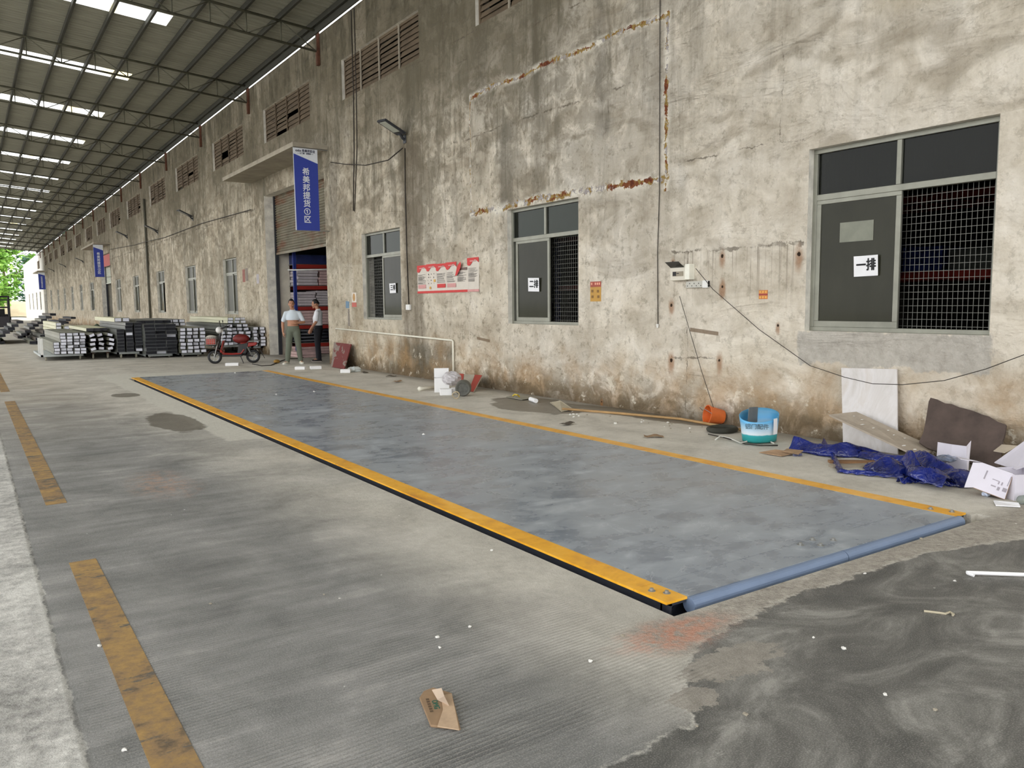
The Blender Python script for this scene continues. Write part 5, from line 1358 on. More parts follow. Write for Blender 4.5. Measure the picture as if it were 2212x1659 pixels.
def packs(x0, x1, z0, z1, n, m_, label, group, dep=.95, yy=RY - .02):
    global pk
    h = (z1 - z0) / n
    for i in range(n):
        b = MB(); b.box(0, x1 - x0, 0, dep, 0, h * .92)
        o = b.build('wrapped_pack', m_, bevel=.008, loc=(x0 + random.uniform(-.02, .02), yy + random.uniform(-.05, .03), z0 + i * h)); tag(o, label, 'pack', group)
GP = 'wrapped packs on the rack inside the door'
packs(8.52, 9.15, 2.165, 2.62, 5, M_pack, 'pale wrapped pack on the upper rack shelf, left stack', GP); packs(9.2, 9.95, 2.165, 2.68, 6, M_pack2, 'pink tinged pack on the upper rack shelf, right stack', GP)
packs(8.5, 9.05, 1.53, 1.96, 5, M_pack, 'pale wrapped pack on the middle rack shelf, left stack', GP); packs(9.1, 10.1, 1.53, 2.0, 6, M_pack, 'wide pale pack on the middle rack shelf, right stack', GP)
packs(8.5, 9.6, .945, 1.38, 5, M_pack2, 'pink tinged pack on the third rack shelf', GP)
packs(8.5, 9.7, .015, .25, 3, M_pack2, 'pink tinged pack on the rack floor level', GP)
packs(8.05, 8.55, .0, .16, 2, M_pack2, 'flat pack lying on the floor in front of the rack', GP, 1.2, 22.95)
for i in range(4):
    for k in range(6):
        b = MB(); b.tube([(8.52, RY + .06 + .15 * k, .435 + .105 * i), (10.6, RY + .06 + .15 * k, .435 + .105 * i)], .050, 10); o = b.build('black_pipe', M_pipeb, smooth=True); tag(o, 'black pipe in the stack on the lower rack shelf', 'pipe', 'black pipes on the lower rack shelf')
b = MB(); b.box(8.5, 10.7, RY, RY + .9, 2.82, 3.1); o = b.build('blue_carton', mat('blue_carton', (34, 44, 92), .7, var=.3, vs=4)); tag(o, 'long blue carton on the top rack shelf', 'carton')
b = MB(); b.tube([(8.2, RY - .35, 2.62), (10.8, RY - .35, 2.70)], .022, 10); b2 = b.build('conduit_tube', M_white, smooth=True); tag(b2, 'pale tube laid across the rack inside the door', 'tube'); b2.location.y = .30
rack(0, 6.4, 0, 1.1, (.9, 1.9, 2.9), 4.2, 'rack seen dimly through the nearest window', (10.4, 8.0, 0), -PI / 2)
rack(0, 4.0, 0, 1.1, (.9, 1.9, 2.9), 4.2, 'rack seen dimly through the middle window', (10.4, 13.6, 0), -PI / 2)
for k in range(9):
    b = MB(); hh = random.uniform(.2, .6); b.box(-.3, .3, -.27, .27, 0, hh); o = b.build('carton', random.choice([M_pack, M_film2, M_rblue, M_brown]), loc=(11.0, 2.2 + .62 * k, 1.915)); tag(o, 'carton on the dim rack behind the nearest window', 'carton', 'cartons behind the nearest window')
# broom by the jamb
bp = Vector((7.70, 24.25, 0)); bp = G(606, 763)
root = thing('broom', 'large reddish bamboo broom leaning by the left side of the goods door', 'broom', bp)
b = MB()
for i in range(70):
    th = random.uniform(0, 2 * PI); rr = random.random() ** .5; b.tube([(.02 * math.cos(th) * rr, .02 * math.sin(th) * rr, .50), (.16 * math.cos(th) * rr, .10 * math.sin(th) * rr, .22), (.19 * math.cos(th) * rr, .11 * math.sin(th) * rr, .0)], [.008, .016, .010], 5)
b.build('brush_head', mat('broom_bristle', (96, 48, 44), .9, var=.3, vs=20), root)
b = MB(); b.tube([(0, 0, .42), (0, .03, 1.45)], .016, 8); b.build('handle', M_grey, root, smooth=True)

# ================================================================ things lying about
M_card = mat('brown_cardboard', (168, 138, 108), .85, var=.12, vs=10); M_cardd = mat('dirty_cardboard', (146, 120, 92), .9, var=.25, vs=6); M_wcard = mat('white_carton', (214, 210, 220), .75, var=.04)
M_foam = mat('white_foam', (240, 240, 240), .8, var=.02); M_bwood = mat('dark_weathered_board', (78, 66, 60), .9, var=.3, vs=5, bump=.5, bs=30)
def lay(p, q, r): return None

# torn brown paper packet in the foreground (flat, one flap lifted)
pk_ = [G(906, 1512), G(915, 1498), G(935, 1490), G(976, 1502), G(995, 1579), G(930, 1572)]
root = thing('paper_packet', 'torn brown paper packet with green print lying alone on the dark lane', 'packet', G(950, 1540))
o0 = Vector(root.location)
b = MB(); b.slab([tuple(p - o0 + Vector((0, 0, .001))) for p in pk_], (0, 0, .010)); b.build('packet_body', M_cardd, root, bevel=.003)
b = MB()
fl = [G(953, 1504, .012) - o0, G(976, 1500, .012) - o0, G(992, 1578, .012) - o0, G(945, 1570, .012) - o0, G(957, 1535, .012) - o0]
b.slab([tuple(p) for p in fl], (0, 0, .004)); b.build('paper_layer', mat('torn_kraft', (184, 158, 130), .85, var=.12, vs=25), root)
b = MB(); f2 = [G(933, 1491, .014) - o0, G(954, 1487, .055) - o0, G(960, 1505, .05) - o0, G(970, 1525, .016) - o0, G(945, 1512, .014) - o0]
b.slab([tuple(p) for p in f2], (0, 0, .002)); b.build('lifted_flap', mat('kraft_inside', (188, 168, 148), .9), root)
ax = (G(948, 1556) - G(928, 1500)); ax.z = 0; ax.normalize(); ay = Vector((-ax.y, ax.x, 0))
Mt = frame_mat(tuple(G(941, 1528) - o0 + Vector((0, 0, .0115))), tuple(ax), tuple(ay))
lettering('OMG', .030, mat('green_print', (52, 92, 74), .8), Mt, root, bold=.001)
Mt = frame_mat(tuple(G(928, 1530) - o0 + Vector((0, 0, .0115))), tuple(ax), tuple(ay))
b = MB()
for i in range(6): b.box(-.055 + .019 * i, -.043 + .019 * i, -.006, .006, 0, .0008, Mt)
b.build('brown_print', mat('brown_print', (92, 74, 54), .8), root)

# white plastic trim stick, cord scrap, small stones on the screed
b = MB(); a, c = G(2096, 1245), G(2260, 1249); b.tube([a + Vector((0, -.02, .012)), a + Vector((0, .02, .016)), c + Vector((0, 0, .016))], .011, 8); o = b.build('white_stick', M_foam); tag(o, 'white plastic stick on the screed at the right edge', 'stick')
b = MB(); b.tube([G(1996, 1320, .006), G(2030, 1324, .006), G(2042, 1326, .006), G(2052, 1322, .008), G(2060, 1327, .006), G(2058, 1329, .005)], .006, 6); o = b.build('cord_scrap', mat('pale_cord', (186, 176, 152), .8)); tag(o, 'pale hooked scrap of cord on the dark screed', 'cord')
rs = random.Random(3)
stones = [(700, 1285), (950, 1400), (1015, 1355), (1505, 1570), (1757, 1378), (1822, 1402), (1610, 1545), (1912, 1502), (945, 1378), (2020, 1535), (1062, 1190), (1275, 1430), (455, 1305), (215, 1397), (268, 1622), (1345, 1375), (2062, 1256), (1868, 1240), (1990, 1165)]
for k, (x, y) in enumerate(stones):
    p = G(x, y); b = MB(); s = rs.uniform(.006, .013); b.ball((0, 0, s * .4), (s, s * .8, s * .5), 7, 5, .3)
    o = b.build('stone_chip', M_chip if k % 3 else M_conc, loc=p); o.rotation_euler.z = rs.uniform(0, 3); tag(o, 'small pale stone chip scattered on the lane or screed', 'stone chip', 'stone chips scattered on the floor')

# foam blocks by the scooter and the door
def block(name, px_, py_, w_, d, h, rz, label, m_=M_foam, cat='foam block', group='white foam blocks near the goods door'):
    p = G(px_, py_); b = MB(); b.box(-w_ / 2, w_ / 2, -d / 2, d / 2, .0, h); o = b.build(name, m_, bevel=.006, loc=p); o.rotation_euler.z = rz; return tag(o, label, cat, group)
block('foam_block', 502, 790, .33, .14, .075, -.45, 'white foam block on the floor in front of the scooter')
block('foam_block', 649, 798, .24, .16, .07, -.55, 'white foam block in front of the two men, left one')
block('foam_block', 682, 797, .26, .2, .07, -.25, 'white foam block in front of the two men, right one')
block('foam_block', 747, 805, .22, .16, .08, -.55, 'white foam block at the foot of the red-painted board')
b = MB(); b.ball((0, 0, .04), (.20, .13, .07), 14, 8, .22); o = b.build('plastic_bag', mat('milky_bag', (206, 212, 210), .35), loc=G(765, 803)); tag(o, 'crumpled milky plastic bag at the foot of the red-painted board', 'bag')
# charger and cables by the scooter
b = MB(); b.ball((0, 0, .055), (.09, .055, .05), 12, 8); o = b.build('brass_charger', mat('brass_lump', (170, 132, 62), .4, .4), loc=G(598, 785)); tag(o, 'small brassy object on the floor between scooter and men', 'object')
b = MB(); b.tube([G(545, 786, .012), G(565, 790, .012), G(585, 789, .012), G(595, 785, .014), G(606, 780, .012), G(620, 775, .012), G(640, 774, .012), G(665, 771, .012)], .012, 6); o = b.build('extension_cord', M_wire, smooth=True); tag(o, 'dark extension cord running from the scooter towards the men', 'cord')

# board with flaking red paint leaning by the door corner
def leaning(name, P, t, m_, label, cat, bev=0):
    n = (Vector(P[1]) - Vector(P[0])).cross(Vector(P[3]) - Vector(P[0])).normalized() * t
    b = MB(); b.slab([tuple(Vector(p)) for p in P], tuple(n)); o = b.build(name, m_, bevel=bev); return tag(o, label, cat)
def flakemat(name, a, c, sc, thr=.5):
    n = NT(name, .7); v = n.noise(sc, 5, .6, dist=.6); n.color(n.mix(n.rng(v, thr - .02, thr + .02), lin(a), lin(c))); return n.m
M_redfl = flakemat('flaking_red_paint', (128, 116, 106), (104, 34, 30), 2.4, .44)
leaning('painted_board', [G(716, 793), G(745, 798), WX(760, 744, 7.70), WX(723, 740, 7.70)], .02, M_redfl, 'grey board with flaking dark red paint leaning against the wall by the goods door', 'board')

# pile by the water pipe
p = G(975, 850)
leaning('striped_board', [G(991, 840), G(1024, 848), WX(1043, 812, 7.55), WX(990, 808, 7.55)], .018, M_conc, 'red and white striped board propped behind the drum by the water pipe', 'board')
ob = bpy.data.objects['striped_board']
for (u0, u1) in ((0, .27), (.72, 1)):
    P = [G(991, 840), G(1024, 848), WX(1043, 812, 7.55), WX(990, 808, 7.55)]; n = (P[1] - P[0]).cross(P[3] - P[0]).normalized(); n = n if n.dot(EYE - P[0]) > 0 else -n
    q = [P[0].lerp(P[1], u0), P[0].lerp(P[1], u1), P[3].lerp(P[2], u1), P[3].lerp(P[2], u0)]
    b = MB(); b.slab([tuple(v + n * .0185) for v in q], tuple(n * .004)); s_ = b.build('red_stripe', mat('board_red', (160, 62, 48), .6, var=.1), ob)
def cyl(name, c, axis, r, L, m_, label, cat, prof=None, n=32):
    ax = Vector(axis).normalized(); M = ax.to_track_quat('Z', 'Y').to_matrix().to_4x4(); M.translation = Vector(c)
    b = MB(); b.lathe(prof or [(r, 0), (r, L)], n, M, True, True); o = b.build(name, m_, smooth=False); return tag(o, label, cat)
dc = G(1000, 856); back = Vector((.56, .82, 0)).normalized()
root = thing('drum', 'grey plastic drum lying on its side by the striped board', 'drum', tuple(G(1000, 857)))
M_drum = mat('grey_drum', (96, 96, 88), .6, var=.25, vs=7)
Md = Vector((.56, .82, .0)).to_track_quat('Z', 'Y').to_matrix().to_4x4(); Md.translation = Vector((0, 0, .135))
b = MB(); b.lathe([(.09, .004), (.115, 0), (.13, .03), (.133, .1), (.128, .11), (.133, .12), (.133, .2), (.12, .24)], 32, Md, False, True); b.build('drum_shell', M_drum, root)
b = MB(); b.lathe([(0, .014), (.092, .014), (.095, .004), (.105, .0)], 32, Md); b.build('drum_lid', mat('drum_lid', (84, 84, 78), .6, var=.3, vs=18), root)
def ringcoil(name, c, axis, R, r, m_, label, turns=3):
    ax = Vector(axis).normalized(); M = ax.to_track_quat('Z', 'Y').to_matrix().to_4x4(); M.translation = Vector(c)
    b = MB(); N = 28
    pts = [tuple(M @ Vector(((R + .006 * math.sin(k * .7)) * math.cos(2 * PI * k / N), (R + .004 * math.sin(k)) * math.sin(2 * PI * k / N), r * 1.5 * (k / N) / turns * 2))) for k in range(N * turns)]
    b.tube(pts, r, 6); o = b.build(name, m_, smooth=True); return tag(o, label, 'coil')
ringcoil('hose_coil', G(985, 854, .06), (.56, .80, .1), .055, .008, mat('beige_hose', (176, 162, 134), .7), 'small beige hose coil on the floor left of the drum', 3)
wc = G(958, 848)
def carton(name, label, P, w_, d, h, rz, m_, flaps=(), tilt=0, roll=0):
    """open-topped box with its own walls; flaps: list of (side, angle)"""
    root = thing(name, label, 'carton', P, rz); root.rotation_euler = (tilt, roll, rz); t = .006
    b = MB(); b.box(-w_ / 2, w_ / 2, -d / 2, d / 2, 0, t); b.box(-w_ / 2, -w_ / 2 + t, -d / 2, d / 2, t, h); b.box(w_ / 2 - t, w_ / 2, -d / 2, d / 2, t, h); b.box(-w_ / 2 + t, w_ / 2 - t, -d / 2, -d / 2 + t, t, h); b.box(-w_ / 2 + t, w_ / 2 - t, d / 2 - t, d / 2, t, h)
    b.build('box_walls', m_, root)
    for side, ang, ln in flaps:
        b = MB()
        if side in 'LR':
            s = -1 if side == 'L' else 1; q = [Vector((s * w_ / 2, -d / 2, h)), Vector((s * w_ / 2, d / 2, h))]; o_ = Vector((s * math.cos(ang), 0, math.sin(ang))) * ln
        else:
            s = -1 if side == 'F' else 1; q = [Vector((-w_ / 2, s * d / 2, h)), Vector((w_ / 2, s * d / 2, h))]; o_ = Vector((0, s * math.cos(ang), math.sin(ang))) * ln
        b.slab([tuple(q[0]), tuple(q[1]), tuple(q[1] + o_), tuple(q[0] + o_)], (0, 0, .004)); b.build('flap', m_, root)
    return root
carton('white_box', 'tall white open box with its lid raised, left in the heap by the water pipe', G(952, 847) + Vector((.05, .05, 0)), .26, .22, .25, -.5, M_foam, (('B', 1.2, .16),))
block('foam_block', 963, 853, .20, .15, .105, -.45, 'white foam block in front of the tall white box by the water pipe', M_foam, 'foam block', 'white foam blocks by the water pipe')
block('foam_block', 984, 850, .14, .15, .10, -.5, 'white foam block between the tall white box and the drum', M_foam, 'foam block', 'white foam blocks by the water pipe')
b = MB(); b.ball((0, 0, .0), (.17, .15, .12), 18, 12, .12); o = b.build('bubble_wrap', mat('bubble_wrap', (196, 192, 194), .3, var=.15, vs=30, bump=.6, bs=60), loc=G(975, 848, .0) + Vector((.06, .08, .24))); tag(o, 'crumpled bubble wrap stuffed on top of the white box by the water pipe', 'bubble wrap')
b = MB(); b.tube([G(906, 840, .045), G(914, 839, .04), G(940, 837, .04)], [.04, .028, .028], 12); o = b.build('pvc_offcut', M_pvc, smooth=True); tag(o, 'short white plastic pipe offcut left of the white box', 'pipe')
# litter along the wall between
b = MB(); b.slab([tuple(G(1094, 858, .01)), tuple(G(1118, 852, .03)), tuple(G(1150, 860, .02)), tuple(G(1128, 864, .01))], (0, 0, .008)); o = b.build('metal_sheet_scrap', mat('grey_sheet', (150, 148, 134), .5, var=.2)); tag(o, 'flat grey scrap with the yellow strap at the edge of the puddle', 'scrap')
b = MB(); b.tube([G(1108, 855, .05), G(1112, 852, .08), G(1118, 853, .09), G(1122, 857, .05)], .012, 6); o = b.build('yellow_strap', mat('yellow_strap', (218, 190, 62), .5)); tag(o, 'bent yellow strap on the grey scrap by the puddle', 'strap')
b = MB(); b.tube([G(1146, 862, .035), G(1158, 866, .035)], .034, 14); o = b.build('white_cup', M_foam); tag(o, 'white plastic pipe end lying in the puddle by the wall', 'pipe')
P = [G(1188, 870, .01), G(1213, 890, .005), G(1238, 884, .02), G(1210, 866, .07)]
b = MB(); b.slab([tuple(v) for v in P], (0, 0, .006)); o = b.build('board_offcut', mat('pale_offcut', (172, 162, 140), .8, var=.1)); tag(o, 'pale square board offcut beside the puddle', 'board')
b = MB(); b.tube([G(1215, 883, .03), G(1340, 893, .03), G(1470, 905, .03), G(1600, 928, .03)], .017, 8); o = b.build('bamboo_pole', mat('bamboo', (166, 132, 86), .6, var=.25, vs=4), smooth=True); tag(o, 'long bamboo pole lying along the foot of the wall', 'pole')
for k, (x, y, lb) in enumerate(((845, 814, 'dark leaf-like scrap under the far window'), (858, 826, 'flat brown scrap below the far window'), (788, 806, 'small brown scrap by the red-painted board'), (1412, 945, 'dark bent scrap on the apron beside the deck'), (1225, 918, 'thin flat scrap near the pale board offcut'))):
    p = G(x, y); b = MB(); b.grid(lambda u, v: ((u - .5) * .22, (v - .5) * .10, .012 + .03 * abs(math.sin(u * 4 + k)) * (1 - abs(v - .5))), 6, 4); o = b.build('scrap', M_cardd if k % 2 else M_brown, loc=p); o.rotation_euler.z = -.5 + k; sd = o.modifiers.new('t', 'SOLIDIFY'); sd.thickness = .004; tag(o, lb, 'scrap')
rs = random.Random(9)
for k in range(26):
    x = rs.uniform(1230, 1600); y = 890 + (x - 1230) * .118 + rs.uniform(-2, 14); p = G(x, y); s = rs.uniform(.008, .022)
    b = MB(); b.ball((0, 0, s * .4), (s, s * .8, s * .5), 6, 4, .3); o = b.build('rubble_chip', M_chip if rs.random() < .6 else M_conc, loc=p); tag(o, 'pale rubble chip scattered along the bamboo pole', 'rubble chip', 'rubble chips along the bamboo pole')

# orange bucket tipped on its side
root = thing('orange_bucket', 'orange plastic bucket tipped on its side against the wall', 'bucket', tuple(G(1545, 917)))
M_or = mat('orange_plastic', (214, 108, 48), .45, var=.15, vs=6)
axb = (Vector((-.86, .38, .16))).normalized(); Mb = axb.to_track_quat('Z', 'Y').to_matrix().to_4x4(); Mb.translation = Vector((.09, -.04, .092))
b = MB(); b.lathe([(0, 0), (.085, 0), (.088, .01), (.118, .20), (.126, .205), (.126, .215), (.116, .215), (.080, .012), (0, .012)], 28, Mb); b.build('bucket_shell', M_or, root, smooth=False)
b = MB(); hp_ = [tuple(Mb @ Vector((.126 * math.cos(t), .03 + .05 * math.sin(t) - .10 * 0, .21 + .10 * math.sin(t)))) for t in [PI * i / 12 for i in range(13)]]; b.tube(hp_, .004, 6); b.build('handle', M_grey, root)
root = thing('tyre', 'old black rubber ring lying beneath the orange bucket', 'tyre', tuple(G(1560, 933)))
b = MB(); b.tube([(.17 * math.cos(2 * PI * k / 24), .14 * math.sin(2 * PI * k / 24), .035) for k in range(24)], .032, 8, closed=True); b.build('ring', mat('old_rubber', (58, 58, 50), .9, var=.3), root, smooth=True)
# torn blue paint bucket
root = thing('paint_pail', 'crushed pale blue paint pail with green base and white characters', 'pail', tuple(G(1638, 955)))
n = NT('pail_print', .4); Zs = n.sep('Z')
n.color(n.ramp(n.add(n.math('DIVIDE', Zs, .34), n.mul(n.sub(n.noise(6, 4, .6), .5), .10)), [(.16, lin((40, 150, 150))), (.27, lin((60, 168, 176))), (.30, lin((226, 236, 244))), (.52, lin((176, 214, 238))), (.72, lin((92, 176, 226))), (.92, lin((86, 152, 190)))])); M_pail = n.m
b = MB(); N = 40; crush = lambda th, z: 1 - (.30 * max(0, math.cos(th - 3.7)) ** 3 * (1 - z) + .10 * math.sin(th * 3) * (1 - z))
for i in range(9):
    z = i / 8
    for k in range(N):
        th = 2 * PI * k / N; r = (.185 + .035 * z) * crush(th, z * .8); zz = .015 + z * (.285 + .055 * math.cos(th - .7)); b.v.append((r * math.cos(th) * 1.1, r * math.sin(th) * .85, zz))
for i in range(8):
    for k in range(N):
        l = (k + 1) % N; b.f.append((i * N + k, i * N + l, (i + 1) * N + l, (i + 1) * N + k))
b.f.append(tuple(reversed(range(N)))); b.mi = [0] * len(b.f)
pl = b.build('pail_shell', M_pail, root, smooth=True); sd = pl.modifiers.new('t', 'SOLIDIFY'); sd.thickness = .006
vd = Vector((-CF.x, -CF.y, 0)).normalized()
def pail_M(off, z):   # on the side turned to the hall
    th = math.atan2(vd.y, vd.x) + off; d_ = Vector((math.cos(th), math.sin(th), 0)); P_ = Vector((.23 * math.cos(th) * 1.1, .23 * math.sin(th) * .85, z)); return frame_mat(tuple(P_), (-d_.y, d_.x, 0), (0, 0, 1))
lettering('铝门配件', .062, mat('pail_lettering', (66, 92, 108), .6), pail_M(-.25, .20), root, bold=.001)
b = MB(); Mq = pail_M(.72, .19); b.box(-.035, .035, -.08, .09, 0, .003, Mq); b.build('white_label', M_paper, root)
b = MB(); b.slab([(-.12, .05, .20), (.10, .10, .20), (.11, .10, .37), (-.10, .05, .385)], (.004, .01, 0)); b.build('sheet_in_pail', mat('slate_sheet', (112, 114, 114), .7, var=.15), root)
b = MB(); b.tube([G(1530, 938, .02), G(1560, 944, .02), G(1588, 952, .015), G(1610, 959, .015), G(1640, 962, .015), G(1680, 962, .01)], .007, 6); o = b.build('loose_cable', M_wire, smooth=True); tag(o, 'loose dark cable curling in front of the crushed pail', 'cable')
b = MB(); b.tube([G(1545, 950, .02), G(1555, 942, .03), G(1575, 946, .02), G(1600, 957, .03), G(1625, 950, .02), G(1660, 952, .02), G(1672, 958, .015)], .008, 6); o = b.build('loose_cable', mat('white_cable', (206, 204, 194), .6), smooth=True); tag(o, 'loose white cable looping round the crushed pail', 'cable')
b = MB(); b.slab([tuple(G(1640, 978, .008)), tuple(G(1688, 986, .008)), tuple(G(1722, 978, .02)), tuple(G(1675, 972, .03))], (0, 0, .006)); o = b.build('cardboard_flap', M_card); tag(o, 'flat brown cardboard piece left of the blue tarpaulin', 'cardboard')
b = MB(); b.slab([tuple(G(1690, 976, .03)), tuple(G(1700, 970, .05)), tuple(G(1735, 974, .06)), tuple(G(1725, 982, .03))], (0, 0, .006)); o = b.build('cardboard_flap', M_cardd); tag(o, 'dark cardboard strip tucked under the left end of the blue tarpaulin', 'cardboard')

# white marble-like panel leaning on the wall
n = NT('pale_panel', .35); v = n.noise(2.0, 5, .6, dist=1.5, scale=(1, 1.5, .8)); n.color(n.ramp(v, [(.35, lin((190, 184, 178))), (.55, lin((208, 204, 202))), (.7, lin((196, 188, 180)))])); M_panel = n.m
leaning('plaster_board', [FT(1823, 7.60), FT(1941, 7.60), WX(1939, 798, 7.755), WX(1819, 795, 7.755)], .015, M_panel, 'tall white wall panel leaning upright against the wall', 'panel')
# chipboard shelf lying across it
A_, B2, C_, D_ = WX(1791, 899, 7.30), WX(1812, 892, 7.52), WX(2022, 972, 7.55), WX(1985, 990, 7.15)
b = MB(); b.slab([tuple(A_), tuple(D_), tuple(C_), tuple(WX(1850, 893, 7.55))], (0, 0, .018)); o = b.build('chipboard_plank', mat('chipboard', (170, 158, 142), .9, var=.1, vs=12)); tag(o, 'pale chipboard plank with plaster splashes propped before the white panel', 'plank')
b = MB()
for k in range(9):
    t = .1 + .8 * k / 8; p = A_.lerp(D_, t) + (WX(1850, 893, 7.55) - A_).lerp(C_ - D_, t) * rs.uniform(.2, .8); p = Vector(p) + Vector((0, 0, .019)); s = rs.uniform(.012, .03)
    b.ball(p, (s, s * .5, .004), 7, 4, .3)
b.build('plaster_splash_pattern', M_chip, o)
P = [G(1968, 985), G(2140, 1010), WX(2172, 935, 7.62), WX(2010, 862, 7.70)]
Pq = [WX(1990, 960, 7.45), G(2000, 1000), G(2150, 1008), WX(2176, 962, 7.55), WX(2172, 930, 7.62), WX(2160, 910, 7.66), WX(2020, 862, 7.70)]
b = MB(); pA, pB, pC, pD = WX(1988, 962, 7.42), FT(2158, 7.44), WX(2174, 918, 7.70), WX(2012, 861, 7.70)
b.grid(lambda u, v: tuple((pA.lerp(pB, u)).lerp(pD.lerp(pC, u), v) + Vector((rs.uniform(-.012, .012) if u in (0, 1) or v in (0, 1) else 0,) * 3)), 10, 8)
o = b.build('dark_board', M_bwood); sd = o.modifiers.new('t', 'SOLIDIFY'); sd.thickness = .03; tag(o, 'weathered dark brown board with chipped edges leaning on the wall', 'board')

# cartons at the right
def quadbox(name, label, Pts, m_, depth):
    root = thing(name, label, 'carton', tuple(Pts[0])); o0 = Vector(Pts[0])
    return root
M_cprint = mat('carton_print', (158, 152, 160), .8)
# front carton: its printed face is turned to the camera, tipped up on one edge
c0 = G(2170, 1079, .004); cn = Vector((-.80, -.58, .12)).normalized()
f0, f1, f2, f3 = [PLN(x, y, c0, cn) for (x, y) in ((2103, 1053), (2170, 1078.5), (2188, 1024), (2121, 1000))]
root = thing('open_carton', 'white printed carton tipped over with its flap open, front of the heap', 'carton', tuple(f0)); o0 = f0.copy()
dp = -cn * .20; th = -cn * .005
b = MB(); b.slab([tuple(v - o0) for v in (f0, f1, f2, f3)], tuple(th)); b.build('printed_side', M_wcard, root)
b = MB()
for (p, q) in ((f1, f2), (f0, f1)): b.slab([tuple(p - o0), tuple(q - o0), tuple(q - o0 + dp), tuple(p - o0 + dp)], tuple((q - p).cross(dp).normalized() * -.004))
b.build('box_walls', mat('carton_brown_shadow', (150, 122, 100), .9), root)  # brown walls carry the side's shadow in their colour
b = MB(); b.slab([tuple(f3 - o0), tuple(f2 - o0), tuple(f2 - o0 + dp), tuple(f3 - o0 + dp)], (0, 0, .004)); tp = b.build('printed_top', M_wcard, root)
e = (f2 - f3); b = MB(); b.slab([tuple(f3 - o0 + e * .12 + dp * .12 + Vector((0, 0, .0045))), tuple(f2 - o0 + dp * .12 + Vector((0, 0, .0045))), tuple(f2 - o0 + dp * .55 + Vector((0, 0, .0045))), tuple(f3 - o0 + e * .12 + dp * .55 + Vector((0, 0, .0045)))], (0, 0, .001)); b.build('dark_print_band', mat('dark_print_band', (84, 84, 80), .8, var=.2, vs=30), tp)
fn_ = Vector((-.98, -.10, .18)).normalized(); fa = PLN(2083, 1053, f0, fn_); fb_ = PLN(2102, 999, f3, fn_)
b = MB(); b.slab([tuple(f0 - o0), tuple(f3 - o0), tuple(fb_ - o0), tuple(fa - o0)], (.004, .003, 0)); b.build('flap', M_wcard, root)
b = MB(); b.slab([tuple(f3 - o0 + dp * .3), tuple(f3 - o0 + dp), tuple(f3 - o0 + dp + Vector((-.10, .10, .03))), tuple(f3 - o0 + dp * .3 + Vector((-.10, .10, .02)))], (0, 0, .004)); b.build('top_flap', M_wcard, root)
Mp = frame_mat(tuple(f0 - o0 + cn * .0005), tuple((f1 - f0)), tuple((f3 - f0) - (f1 - f0) * ((f3 - f0).dot(f1 - f0) / (f1 - f0).length_squared)))
wv_ = (f1 - f0).length; hv = (f3 - f0).length; s_ = 1 if (Mp.to_3x3() @ Vector((0, 0, 1))).dot(cn) > 0 else -1
b = MB()
for (u, v, a_, c_) in ((.16, .45, .010, .07), (.45, .30, .035, .010), (.62, .45, .010, .025), (.72, .45, .010, .025), (.66, .22, .018, .028), (.82, .25, .03, .03), (.42, .55, .045, .006), (.90, .5, .006, .08)): b.box(u * wv_, u * wv_ + a_, v * hv, v * hv + c_, 0, .0012 * s_, Mp)
b.build('carton_print', M_cprint, root)
carton('second_carton', 'white carton standing at the right edge behind the front carton', G(2222, 1078) + Vector((.05, .10, 0)), .30, .28, .20, -.45, M_wcard)
P = [G(2150, 1000, .12), G(2190, 1010, .16), WX(2260, 965, 7.0), WX(2225, 940, 7.3)]
b = MB(); b.slab([tuple(WX(2148, 1000, 7.0)), tuple(WX(2195, 1015, 6.8)), tuple(WX(2290, 985, 6.8)), tuple(WX(2235, 938, 7.1))], (0, 0, .006)); o = b.build('carton_sheet', M_wcard); tag(o, 'large white carton sheet slanting up at the right edge', 'cardboard')
b = MB(); b.slab([tuple(WX(2146, 975, 7.35)), tuple(WX(2170, 979, 7.3)), tuple(WX(2200, 964, 7.45)), tuple(WX(2164, 961, 7.5))], (0, 0, .005)); o = b.build('cardboard_flap', mat('sand_cardboard', (190, 178, 160), .85)); tag(o, 'beige cardboard corner showing behind the slanting white sheet', 'cardboard')
root = thing('folded_carton', 'small white carton standing open like a screen before the dark board', 'carton', tuple(G(2060, 1020))); o0 = Vector(root.location); b = MB()
q = [WX(2023, 988, 7.30), WX(2053, 998, 7.22), WX(2090, 1000, 7.18), WX(2093, 992, 7.25)]; tq = [WX(2026, 955, 7.33), WX(2056, 960, 7.26), WX(2088, 964, 7.22), WX(2098, 952, 7.28)]
for i in range(3):
    b = MB(); lo0, lo1 = Vector(q[i]), Vector(q[i + 1]); lo0.z = lo1.z = .01 if False else min(q[i].z, q[i + 1].z)
    b.slab([tuple(q[i] - o0 - Vector((0, 0, q[i].z - .02))), tuple(q[i + 1] - o0 - Vector((0, 0, q[i + 1].z - .02))), tuple(tq[i + 1] - o0), tuple(tq[i] - o0)], (.004, .004, 0)); b.build('panel', M_wcard, root)
b = MB(); b.slab([tuple(G(2146, 1083, .005)), tuple(G(2151, 1093, .005)), tuple(G(2204, 1096, .005)), tuple(G(2200, 1088, .02))], (0, 0, .008)); o = b.build('paper_strip', M_paper); tag(o, 'white paper strip on the floor in front of the cartons', 'paper')
b = MB(); b.ball((0, 0, .028), (.05, .03, .025), 10, 6, .3); o = b.build('crumpled_wrapper', mat('blue_white_wrapper', (206, 218, 240), .4, var=.15, vs=30), loc=G(2133, 1073)); tag(o, 'crumpled blue and white wrapper under the front carton', 'wrapper')
root = thing('water_bottle', 'clear plastic bottle lying at the right edge below the cartons', 'bottle', tuple(G(2202, 1090)))
M_pet = make_glass('clear_bottle', (224, 232, 228), .7, .05, (200, 206, 200))
